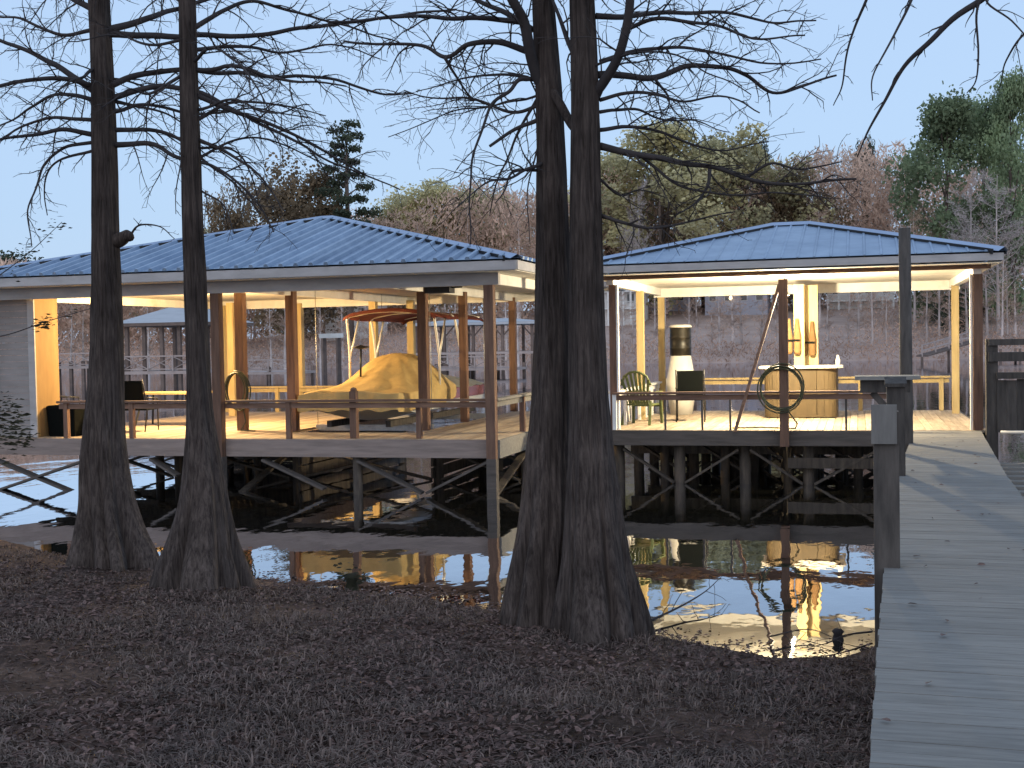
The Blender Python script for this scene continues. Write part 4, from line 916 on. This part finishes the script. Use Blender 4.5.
# fallen branches, knees at the waterline
random.seed(41)
def fallen(pts, r0, label, d0=None):
    mb = MB(); W = []
    for u, v, h in pts:
        p = Pz(u, v, .03); W.append(p + Vector((0, 0, h)))
    C = cat(W, 6); rad = [r0 * (1 - .75 * i / (len(C) - 1)) for i in range(len(C))]; mb.tube(C, rad, 6); twiggy(mb, C, rad, .22, .45, 1, .15, .0)
    tag(mb.build('fallen_branch', M['twig'], org=W[0]), label, 'branch')
fallen([(872, 634, .02), (845, 640, .04), (826, 646, .02), (800, 650, .01)], .009, 'dark fallen branch at the water edge nearest the boardwalk')
fallen([(648, 624, .02), (680, 612, .05), (705, 602, .1), (722, 592, .16)], .012, 'dead branch in the shallow water right of the centre cypresses')
fallen([(770, 640, .03), (810, 634, .04), (845, 646, .02)], .007, 'dark stick lying along the muddy water edge')
for u, v, h, r, lab in ((838, 640, .1, .045, 'small dark cypress knee standing in shallow water near the boardwalk'), (352, 590, .18, .07, 'dark weedy clump at the water edge left of the centre cypresses')):
    p = Pz(u, v, .0); mb = MB(); mb.lathe((p.x, p.y, -.1), [(r * 1.6, 0), (r * 1.1, .1), (r * .8, .1 + h * .5), (r * 1.15, .1 + h * .75), (r * .7, .1 + h * .95), (.005, .1 + h)], 10)
    if u < 400: leaf_blob(mb, (p.x, p.y, .15), .09, 40, .05)
    tag(mb.build('cypress_knee' if u > 400 else 'water_weed', M['twig'] if u > 400 else M['near_leaf'], org=(p.x, p.y, 0)), lab, 'cypress knee' if u > 400 else 'plant')
# ------------------------------------------------------------------ far shore
def ground_pt(u, d):
    p = V(u, hor(u), d); return Vector((p.x, p.y, max(fz(p.x, p.y), -.2)))
def card(mb, p, s, tint, flat=.4):
    a = Matrix.Rotation(random.uniform(0, 6.3), 3, 'Z') @ Matrix.Rotation(random.gauss(PI / 2 * (1 - flat), .6), 3, 'X') @ Matrix.Rotation(random.uniform(0, 6.3), 3, 'Z')
    q = [(-1, -.35, 0), (-.2, -.75, .15), (.9, -.3, 0), (.75, .5, .12), (-.4, .7, 0)]
    mb.add([a @ Vector(k) * s + p for k in q], [(0, 1, 2, 3, 4)], tint)
def make_broad(name, leaf, h, w, seed, n=17000, ls=.19, lo=.08, bark='far_trunk', gap=.0):
    random.seed(seed); t = thing(name, 'x', 'tree'); mb = MB()
    mb.tube(cat([(0, 0, -.6), (random.uniform(-.2, .2), 0, h * .2), (random.uniform(-.4, .4), random.uniform(-.3, .3), h * .5), (0, 0, h * .85)], 4), [.03 * h * (1 - .85 * i / 12) * .55 for i in range(13)], 8)
    cl = []
    for k in range(46):
        a = random.uniform(0, 6.3); z = lo + (1 - lo) * random.random() ** .8; prof = math.sin(PI * min(1, max(.06, (z - lo) / (1.08 - lo))) ** .72); r = w / 2 * prof * random.choice((random.uniform(.3, .8), random.uniform(.75, 1.1)))
        c = Vector((r * cos(a), r * sin(a), h * z)); cl.append((c, random.uniform(.09, .17) * w, random.uniform(.25, .75)))
        if k % 2 == 0: mb.tube([(0, 0, h * max(.16, z - .25)), c * .6 + Vector((0, 0, h * (z - .1) * .4)), c], [.006 * h, .004 * h, .001 * h], 5)
    mb.build('trunk', M[bark], t); mb = MB()
    for k in range(n):
        c, r, tt = random.choice(cl); v = Vector((random.gauss(0, 1), random.gauss(0, 1), random.gauss(0, .75))); v = v.normalized() * r * random.uniform(.45, 1.12)
        card(mb, c + v, ls * random.uniform(.5, 1.3), min(1, max(0, tt + .28 * v.z / r + random.gauss(0, .12))))
    mb.build('crown', M[leaf], t); return t
def make_pine(name, leaf, h, w, seed, n=7000, lo=.45):
    random.seed(seed); t = thing(name, 'x', 'tree'); mb = MB()
    mb.tube([(0, 0, -.6), (.1, 0, h * .4), (-.1, .1, h * .75), (0, 0, h * .97)], [.02 * h, .016 * h, .01 * h, .003 * h], 8); cl = []
    for k in range(26):
        z = lo + (1 - lo) * k / 25; a = k * 2.4 + random.random(); r = w / 2 * (1.05 - .75 * (z - lo) / (1 - lo)) * random.uniform(.45, 1) * (.65 if z < lo + .08 else 1); c = Vector((r * cos(a), r * sin(a), h * (z + .015)))
        mb.tube([(0, 0, h * (z - .02)), c * .5 + Vector((0, 0, h * z * .5)), c], [.005 * h, .003 * h, .001 * h], 5); cl.append((c, w * random.uniform(.08, .16), random.uniform(.3, .7)))
        if r > w * .25: cl.append((Vector((c.x * .55, c.y * .55, c.z)), w * .1, .4))
    mb.build('trunk', M['far_trunk'], t); mb = MB()
    for k in range(n):
        c, r, tt = random.choice(cl); v = Vector((random.gauss(0, 1), random.gauss(0, 1), random.gauss(0, .5))).normalized() * r * random.uniform(.3, 1.1); v.z *= .6
        card(mb, c + v, 0.19 * random.uniform(.5, 1.2), min(1, max(0, tt + .3 * v.z / r + random.gauss(0, .1))))
    mb.build('crown', M[leaf], t); return t
def make_bare(name, h, w, seed, twig='pink_twig', bark='far_bark', haze=1400, lean=0, thin=1):
    random.seed(seed); t = thing(name, 'x', 'tree'); mb = MB(); tw = MB()
    st = cat([(0, 0, -.5), (lean * .3, 0, h * .3), (lean * .6 + random.uniform(-.2, .2), 0, h * .62), (lean, 0, h * .97)], 5); n = len(st)
    mb.tube(st, [max(.02, .0135 * h * thin * (1 - .9 * i / (n - 1)) * (1 + .6 * math.exp(-i * .9))) for i in range(n)], 7)
    for k in range(52):
        f = random.uniform(.26, .97); i = int(f * (n - 1)); p = st[i]; a = random.uniform(0, 6.3); L = w / 2 * (1.15 - .75 * f) * random.uniform(.6, 1.15)
        q, rr = wander(p, Vector((cos(a), sin(a), random.uniform(.25, .9))), L, .0035 * h * (1.2 - f), .012, 6, -.03, .14); mb.tube(q, rr, 4, cap=False)
        for j in range(2, 7):
            for _ in range(3):
                q2, r2 = wander(q[j], Vector((random.gauss(0, 1), random.gauss(0, 1), random.uniform(.1, 1))), L * random.uniform(.2, .4), .016, .006, 3, 0, .2); tw.tube(q2, r2, 3, cap=False)
                for _ in range(haze // 600):
                    b = random.choice(q2); d = Vector((random.gauss(0, .5), random.gauss(0, .5), random.uniform(.1, .9))) * random.uniform(.2, .6); s = d.cross(Vector((random.gauss(0, 1), random.gauss(0, 1), .3))).normalized() * random.uniform(.015, .04)
                    tw.add([b - s, b + s, b + d], [(0, 1, 2)])
    mb.build('trunk', M[bark], t); tw.build('crown', M[twig], t); return t
def put(proto, used, u, vtop, d, label, group=None, wpx=None, h0=1, w0=1, tz=None):
    p = ground_pt(u, d); z = V(u, vtop, d).z; s = (z - p.z) / h0; sw = (wpx * d / F / w0) if wpx else s
    rz = random.uniform(0, 6.3)
    if not used.get(proto.name):
        used[proto.name] = 1; proto.location = p; proto.rotation_euler = (0, 0, rz); proto.scale = (sw, sw, s); proto['label'] = label
        if group: proto['group'] = group
        return proto
    return copy_thing(proto, p, rz, (sw, sw, s), label, group)
used = {}
BR = dict(olive=make_broad('olive_tree_protoless', 'olive', 20, 15, 101), green=make_broad('green', 'green_leaf', 20, 15, 102), brown=make_broad('brown', 'brown_leaf', 18, 16, 103), dark=make_broad('dark', 'dark_leaf', 16, 12, 104),
          olive2=make_broad('o2', 'olive', 20, 13, 105, n=15000), dark2=make_broad('d2', 'dark_leaf', 14, 14, 106, n=12000))
PN = dict(pine=make_pine('pine', 'dark_leaf', 24, 9.5, 111))
BA = dict(pink=make_bare('bp', 18, 11, 121, haze=2400), pink2=make_bare('bp2', 18, 10, 122, haze=2400, lean=.6), pale=make_bare('bpa', 18, 11, 123, 'pale_twig', haze=3000), shore=make_bare('bs', 14, 5, 124, haze=600, thin=1.6), shore2=make_bare('bs2', 14, 4.5, 125, haze=600, lean=.5, thin=1.5), shore3=make_bare('bs3', 14, 6, 126, haze=600, lean=-.4, thin=1.7))
NM = dict(olive='broadleaf_tree', olive2='broadleaf_tree', green='broadleaf_tree', brown='oak_tree', dark='evergreen_tree', dark2='evergreen_tree', pine='pine_tree', pine2='pine_tree', pink='bare_tree', pink2='bare_tree', pale='pale_tree', shore='bare_tree', shore2='bare_tree', shore3='bare_tree')
H0 = dict(olive=(20, 15), olive2=(20, 13), green=(20, 15), brown=(18, 16), dark=(16, 12), dark2=(14, 14), pine=(24, 9.5), pine2=(22, 8), pink=(18, 11), pink2=(18, 10), pale=(18, 11), shore=(14, 5), shore2=(14, 4.5), shore3=(14, 6))
PR = {**BR, **PN, **BA}
for k, o in PR.items(): o.name = NM[k]
random.seed(77)
def T(kind, u, vtop, d, wpx, label, group=None): return put(PR[kind], used, u, vtop, d, label, group, wpx, *H0[kind])
# conspicuous trees, each with its own words
T('brown', 300, 170, 175, 150, 'broad brown-leaved oak standing behind the peak of the larger blue roof')
T('pine', 351, 130, 170, 74, 'tall thin pine rising above the larger blue roof against the sky')
T('brown', 228, 196, 180, 70, 'small brown-leaved oak left of the broad one, behind the larger roof')
T('olive', 432, 186, 200, 130, 'yellow-olive tree just right of the larger roof peak, left of the centre cypresses')
T('olive2', 664, 133, 185, 165, 'tall olive tree seen right behind the centre cypresses')
T('olive', 742, 137, 190, 150, 'rounded olive tree behind the left slope of the smaller roof')
T('green', 948, 110, 160, 135, 'deep green broadleaf tree above the right end of the smaller roof')
T('green', 1012, 88, 158, 86, 'dark green tree at the right edge, tallest on the far shore')
T('olive2', 612, 162, 192, 95, 'olive tree crown just right of the centre trunks, left of the tall olive tree')
T('olive', 704, 150, 196, 110, 'olive tree filling the dip between the tall olive tree and the rounded one')
T('brown', 800, 172, 188, 95, 'brownish oak behind the peak of the smaller roof')
T('olive', 402, 200, 205, 90, 'low olive tree right behind the peak of the larger roof')
T('olive2', 470, 196, 205, 90, 'olive tree halfway between the larger roof peak and the centre cypresses')
T('green', 985, 112, 166, 110, 'green broadleaf tree between the two taller green ones at right')
T('dark2', 868, 150, 215, 46, 'small dark evergreen top showing above the bare trees right of the smaller roof peak')
T('dark', 764, 150, 215, 36, 'narrow dark evergreen right of the rounded olive tree')
T('pale', 820, 148, 200, 80, 'pale greyish tree on the skyline above the smaller roof peak')
T('pale', 998, 170, 150, 96, 'pale blossoming bare tree low at the right edge')
T('pale', 972, 172, 148, 90, 'pale blossoming bare tree just left of the one at the right edge')
T('pale', 640, 180, 170, 60, 'pale bare tree in front of the tall olive tree')
T('dark2', 8, 259, 270, 120, 'low dark evergreen on the skyline at the far left')
T('olive2', 500, 200, 215, 95, 'olive tree touching the left side of the centre cypresses')
G = 'bare pinkish trees of the far wood'
for i, (u, v, d, wd) in enumerate([(470, 205, 190, 80), (545, 195, 195, 80), (520, 214, 180, 70), (610, 185, 195, 75), (690, 172, 168, 75), (775, 172, 178, 85), (800, 168, 195, 80), (845, 162, 190, 80), (882, 158, 195, 90), (905, 172, 180, 80), (850, 190, 165, 70), (960, 190, 170, 80), (915, 200, 158, 70), (720, 200, 165, 70), (760, 205, 162, 70), (985, 200, 175, 80), (1030, 180, 170, 90), (655, 205, 165, 64), (395, 212, 200, 70), (580, 205, 185, 70), (420, 222, 185, 60), (625, 215, 170, 60), (820, 205, 162, 66), (940, 215, 155, 60), (880, 210, 160, 64)]):
    if 590 < u < 780 or 825 < u < 900: d = max(d, 196)
    T(['pink', 'pink2'][i % 2], u, v + random.uniform(-3, 3), d, wd, 'bare pinkish-brown tree in the wood on the far shore', G)
G2 = 'low woodland trees at the far left'
for i, (u, v, d, wd) in enumerate([(-30, 264, 250, 80), (50, 266, 260, 70), (90, 268, 250, 70), (140, 262, 240, 70), (175, 250, 220, 60), (210, 236, 205, 60), (255, 232, 200, 60), (20, 275, 230, 60), (120, 280, 220, 60), (330, 238, 195, 60), (370, 236, 195, 60), (290, 245, 185, 60)]):
    T(['pink', 'pink2', 'olive2'][i % 3], u, v, d, wd, 'low tree of the distant woodland beyond the larger boathouse', G2)
G3 = 'slender bare trees along the far waterline'
for i in range(46):
    u = [700, 712, 722, 733, 742, 690, 668, 848, 873, 888, 856, 899, 925, 968, 1010, 1018, 990, 445, 470, 455, 505, 520, 300, 318, 268, 70, 82, 150, 200, 225, 345, 372, 415, 655, 630, 620, 830, 760, 775, 950, 940, 1004, 490, 360, 105, 285][i] + random.uniform(-3, 3)
    big = u > 840
    T(['shore', 'shore2', 'shore3'][i % 3], u, (random.uniform(235, 285) if big else random.uniform(270, 312)), random.uniform(140, 150) if not big else random.uniform(138, 146), random.uniform(18, 32), 'slender pale bare tree at the far waterline', G3)
T('dark2', 955, 292, 150, 48, 'dark bush on the far bank beyond the right end of the smaller boathouse')
T('dark2', 272, 352, 118, 42, 'low round grey-green bush beyond the hose post of the larger boathouse') if False else None
# brush at the foot of the wood
random.seed(88); mb = MB()
for k in range(52000):
    q = V(random.uniform(-60, 1090), 350, 150); x = q.x * random.uniform(.95, 1.3); y = fshore(x) + 75 * random.random() ** 2
    p = Vector((x, y, fz(x, y))); c_ = rot.inverted() @ (p - C0); u = 512 + F * c_.x / -c_.z
    if 585 < u < 865 and 10 < y - fshore(x) < 42: continue
    nn = mn.noise(Vector((p.x * .12, p.y * .12, 4))); h = random.random() ** 1.4 * (1.6 + 1.8 * max(0, nn + .3)) * (1 if y < fshore(x) + 40 else 2.2)
    b = p + Vector((0, 0, h)); dd = Vector((random.gauss(0, .5), random.gauss(0, .5), random.uniform(.2, 1))) * random.uniform(.2, .6); sd_ = dd.cross(Vector((random.gauss(0, 1), random.gauss(0, 1), .2))).normalized() * random.uniform(.02, .07)
    mb.add([b - sd_, b + sd_, b + dd + sd_ * .4, b + dd], [(0, 1, 2, 3)], min(1, max(0, .5 + .7 * nn + random.gauss(0, .2))))
tag(mb.build('far_undergrowth', M['brush']), 'brown brush and bare saplings covering the far bank', 'undergrowth', kind='stuff')

# the far wood that reads as one mass of bare twigs
random.seed(89); mb = MB()
def wood_top(u): return float(np.interp(u, [-80, 60, 150, 240, 330, 400, 480, 560, 640, 760, 850, 930, 1000, 1100], [270, 270, 266, 238, 230, 206, 202, 196, 182, 168, 156, 165, 165, 160]))
for k in range(110000):
    u = random.uniform(-70, 1100); d = random.uniform(186, 215); p = ground_pt(u, d); zt = V(u, wood_top(u), d).z
    if u < 330: d += 30
    nn = mn.noise(Vector((p.x * .16, d * .05, 4))); h = random.random() ** .8 * (zt - p.z) * (1 + .22 * nn + .12 * mn.noise(Vector((p.x * .5, 7, 1))))
    b = p + Vector((0, 0, h)); dd = Vector((random.gauss(0, .45), random.gauss(0, .45), random.uniform(.3, 1))) * random.uniform(.5, 1.3); sd_ = dd.cross(Vector((random.gauss(0, 1), random.gauss(0, 1), .2))).normalized() * random.uniform(.06, .18)
    mb.add([b - sd_, b + sd_, b + dd + sd_ * .4, b + dd], [(0, 1, 2, 3)], min(1, max(0, .5 + .6 * nn + random.gauss(0, .2))))
tag(mb.build('far_woodland', M['pink_twig']), 'hazy mass of bare brownish wood closing the far shore', 'woodland', kind='stuff')

# houses on the far hill
M['hwall'] = mat('pale_house_siding', (.8, .76, .72), (.7, .66, .62), .8, (.5, .5, 4), bump=0, tint=.05)
M['hgrey'] = mat('blue_grey_house_siding', (.42, .42, .47), (.35, .35, .4), .8, (.5, .5, 4), bump=0, tint=.05)
M['hroof'] = mat('dark_shingle_roof', (.13, .12, .12), (.09, .083, .083), .9, (2, 2, 2), bump=.1, tint=.1)
M['hglass'] = mat('dark_window_glass', (.04, .045, .055), (.025, .03, .035), .15, (1, 1, 1), bump=0, tint=.1, spec=.6)
M['dock_roof'] = mat('pale_grey_metal_dock_roof', (.45, .46, .48), (.37, .38, .4), .6, (1, 6, 1), bump=0, tint=.06)
M['far_wood'] = mat('far_dock_wood', (.2, .145, .12), (.13, .095, .08), .85, (2, 2, 2), bump=0, tint=.2)
M['pale_wood'] = mat('far_pale_wood', (.42, .34, .31), (.33, .265, .24), .85, (2, 2, 2), bump=0, tint=.15)
def house(u0, u1, vbase, vtop, d, label, wall, cols=0, lit=None, deep=7, roof='hroof'):
    a, b = V(u0, vbase, d), V(u1, vbase, d); z0 = V((u0 + u1) / 2, vbase, d).z; z1 = V((u0 + u1) / 2, vtop, d).z; W = abs(b.x - a.x); c = (a + b) / 2; y = c.y
    t = thing('house', label, 'house', (c.x, y, z0)); H = (z1 - z0) * .68; x0, x1 = c.x - W / 2, c.x + W / 2
    mb = MB(); mb.bb((x0, y, z0 - 4), (x1, y + deep, z0 + H)); mb.build('wall', M[wall], t)
    mb = MB(); e = .5; zr = z0 + H; yr = y + deep / 2
    mb.add([(x0 - e, y - e, zr), (x1 + e, y - e, zr), (x1 + e, y + deep + e, zr), (x0 - e, y + deep + e, zr), (x0 + W * .12, yr, z1), (x1 - W * .12, yr, z1)], [(0, 1, 5, 4), (1, 2, 5), (2, 3, 4, 5), (3, 0, 4), (0, 3, 2, 1)]); mb.build('roof', M[roof], t)
    nw = max(2, int(W / 2.2))
    for k in range(nw):
        xx = x0 + W * (k + .5) / nw; mb = MB(); mb.bb((xx - .55, y - .06, z0 + H * .28), (xx + .55, y - .003, z0 + H * .8)); wn = mb.build('window', M['white'], t)
        mb = MB(); mb.bb((xx - .45, y - .09, z0 + H * .31), (xx + .45, y - .063, z0 + H * .77)); mb.build('pane', M['hglass'], wn)
    for k in range(cols):
        xx = x0 + W * k / (cols - 1); mb = MB(); mb.bb((xx - .13, y - 1.6, z0 - 2.5), (xx + .13, y - 1.35, z0 + H)); mb.build('column', M['white'], t)
    if cols:
        mb = MB(); mb.bb((x0, y - 1.65, z0 - .2), (x1, y - .1, z0)); mb.bb((x0, y - 1.65, z0 + H - .3), (x1, y - .1, z0 + H - .05)); mb.bb((x0, y - 1.66, z0 + .8), (x1, y - 1.6, z0 + .9)); mb.build('porch', M['white'], t)
    if lit:
        p = V(lit[0], lit[1], d); mb = MB(); mb.lathe((p.x, y - .4, p.z - .3), [(.05, 0), (.28, .15), (.28, .45), (.05, .6)], 10); mb.build('porch_lamp', M['houselight'], t)
    return t
house(602, 641, 308, 282, 176, 'white far house with tall porch columns beside the centre cypresses', 'hwall', 6)
house(704, 768, 307, 276, 184, 'blue-grey far house with a lit porch lamp beyond the smaller boathouse', 'hgrey', 0, (731, 298))
house(828, 893, 300, 268, 186, 'pale far house with tall columns right of the bar posts', 'hwall', 7)
house(648, 692, 306, 280, 192, 'low grey far house between the white house and the lamp-lit house', 'hgrey')
house(322, 372, 322, 296, 180, 'small pale far house beyond the boat canopy frame', 'hwall')
# docks across the water
def far_dock(u0, u1, vdeck, d, label, roofv=None, xr=False, deep=6, zdeck=None, hip=True, name='far_dock', npost=4, braces=False):
    a, b = V(u0, vdeck, d), V(u1, vdeck, d); y = (a.y + b.y) / 2; z = max(.4, (a.z + b.z) / 2); x0, x1 = a.x, b.x
    t = thing(name, label, 'dock', ((x0 + x1) / 2, y, 0))
    mb = MB(); mb.bb((x0, y, z - .2), (x1, y + deep, z)); mb.build('deck', M['pale_wood'], t)
    zr = V((u0 + u1) / 2, roofv[1], d).z if roofv else z + .9; zp = V((u0 + u1) / 2, roofv[0], d).z if roofv else 0
    for k in range(npost):
        xx = x0 + .15 + (x1 - x0 - .3) * k / (npost - 1)
        for yy in (y + .15, y + deep - .15):
            mb = MB(); mb.bb((xx - .11, yy - .11, -1), (xx + .11, yy + .11, zr if roofv else z + .35)); mb.build('post', M['far_wood'], t)
    if roofv:
        e = .5; mb = MB(); mb.bb((x0 - e, y - e, zr), (x1 + e, y + deep + e, zr + .2)); mb.build('fascia', M['dock_roof'] if not hip else M['far_wood'], t)
        mb = MB(); cx, cy = (x0 + x1) / 2, y + deep / 2; rh = (x1 - x0) * .22
        mb.add([(x0 - e, y - e, zr + .205), (x1 + e, y - e, zr + .205), (x1 + e, y + deep + e, zr + .205), (x0 - e, y + deep + e, zr + .205), (cx - rh, cy, zp), (cx + rh, cy, zp)], [(0, 1, 5, 4), (1, 2, 5), (2, 3, 4, 5), (3, 0, 4)]); mb.build('roof', M['dock_roof'], t)
    if braces:
        for k in range(npost):
            xx = x0 + .15 + (x1 - x0 - .3) * k / (npost - 1)
            for s in (-1, 1):
                mb = MB(); mb.beam((xx, y + .15, zr - 1.0), (xx + s * .9, y + .15, zr - .02), .1, .1, up=(0, 1, 0)); mb.build('brace', M['far_wood'], t)
    if xr:
        n = max(2, int((x1 - x0) / 1.7)); mb = MB(); mb.bb((x0, y - .04, z + .88), (x1, y + .02, z + .97)); mb.bb((x0, y - .04, z + .08), (x1, y + .02, z + .15))
        for k in range(n):
            xa, xb = x0 + (x1 - x0) * k / n, x0 + (x1 - x0) * (k + 1) / n; mb.beam((xa, y - .06, z + .12), (xb, y - .06, z + .9), .04, .09, up=(0, 1, 0)); mb.beam((xa, y - .1, z + .9), (xb, y - .1, z + .12), .04, .09, up=(0, 1, 0)); mb.bb((xa - .05, y - .16, z), (xa + .05, y - .121, z + .95))
        mb.build('railing', M['pale_wood'], t)
    return t
far_dock(118, 205, 371, 78, 'far boathouse with grey roof and crossed railing seen left through the larger boathouse', (306, 326), True, 6, name='far_boathouse', npost=5)
far_dock(216, 298, 372, 96, 'far open dock with crossed railing seen between the posts left of the covered boat', None, True, 4)
far_dock(408, 538, 352, 104, 'far covered dock with flat pale roof edge and braced posts right of the boat canopy', (318, 325), False, 7, name='far_boathouse', npost=5, hip=False, braces=True)
far_dock(430, 520, 368, 100, 'far low dock with crossed railing below the flat covered dock', None, True, 3)
far_dock(52, 100, 366, 92, 'far low dock with crossed railing near the closet wall', None, True, 4)
far_dock(1000, 1060, 352, 122, 'far wooden pier at the right edge behind the plank fence', None, False, 4)
# gangway, float, buoy, moored skiff
a, b = V(922, 356, 118), V(974, 341, 124); t = thing('gangway', 'reddish far gangway with handrails sloping down to the water at right', 'gangway', a)
mb = MB(); mb.beam(a, b, 1.2, .14); mb.build('ramp', M['far_wood'], t)
for s in (-.6, .6):
    for h in (.5, 1.0):
        mb = MB(); mb.beam(a + Vector((0, s, h)), b + Vector((0, s, h)), .07, .09); mb.build('handrail', M['pale_wood'], t)
    for k in range(5):
        q = a.lerp(b, k / 4) + Vector((0, s, 0)); mb = MB(); mb.bb((q.x - .05, q.y - .05, q.z - .05), (q.x + .05, q.y + .05, q.z + 1.05)); mb.build('rail_post', M['pale_wood'], t)
for k in (0, 2, 4):
    q = a.lerp(b, k / 4); mb = MB(); mb.bb((q.x - .12, q.y - .12, -1), (q.x + .12, q.y + .12, q.z - .08)); mb.build('piling', M['far_wood'], t)
p = Pz(885, 359, .1)
mb = MB(); mb.loft([[(p.x + dx * (1.45 + e), p.y + dy * (.9 + e), z) for dx, dy in ((-1, -.9), (-.95, -1), (.95, -1), (1, -.9), (1, .9), (.95, 1), (-.95, 1), (-1, .9))] for z, e in ((-.1, -.05), (.05, 0), (.2, 0), (.24, -.05))], smooth=False, tint=.5)
tag(mb.build('swim_float', M['white_plastic'], org=(p.x, p.y, 0)), 'flat white swimming float on the lake beyond the lit boathouse', 'float')
p = Pz(941, 356, .05); mb = MB(); mb.lathe((p.x, p.y, -.1), [(.03, 0), (.25, .08), (.33, .3), (.25, .52), (.08, .62), (.05, .75), (.01, .76)], 14)
tag(mb.build('buoy', M['white_plastic'], org=(p.x, p.y, 0)), 'small round white buoy on the water left of the far gangway', 'buoy')
p = V(332, 338, 112); mb = MB(); mb.loft([[(p.x + s * 1.1, p.y + q * wd * .5, p.z + zz) for q, zz in ((-1, .4), (-.7, 0), (.7, 0), (1, .4))] for s, wd in ((-1, .9), (0, 1.1), (.7, .8), (1, .1))], smooth=False, tint=.5); mb.bb((p.x - .3, p.y - .45, p.z + .25), (p.x - .1, p.y + .45, p.z + .3))
t = thing('skiff_on_rack', 'small white skiff lying on a rack on the far shore beyond the boat canopy', 'skiff', (p.x, p.y, p.z)); mb.build('hull', M['gel_white'], t)
for s in (-.8, .6):
    mb = MB(); mb.bb((p.x + s - .08, p.y - .4, -1.5), (p.x + s + .08, p.y + .4, p.z - .003)); mb.build('rack', M['far_wood'], t)

# ------------------------------------------------------------------ render settings
scene.view_settings.view_transform = 'Standard'; scene.view_settings.look = 'None'; scene.view_settings.exposure = 0; scene.view_settings.gamma = 1
scene.cycles.use_denoising = True
try: scene.cycles.denoiser = 'OPENIMAGEDENOISE'
except Exception: pass
scene.cycles.max_bounces = 6; scene.cycles.diffuse_bounces = 3; scene.cycles.glossy_bounces = 4; scene.cycles.sample_clamp_indirect = 6
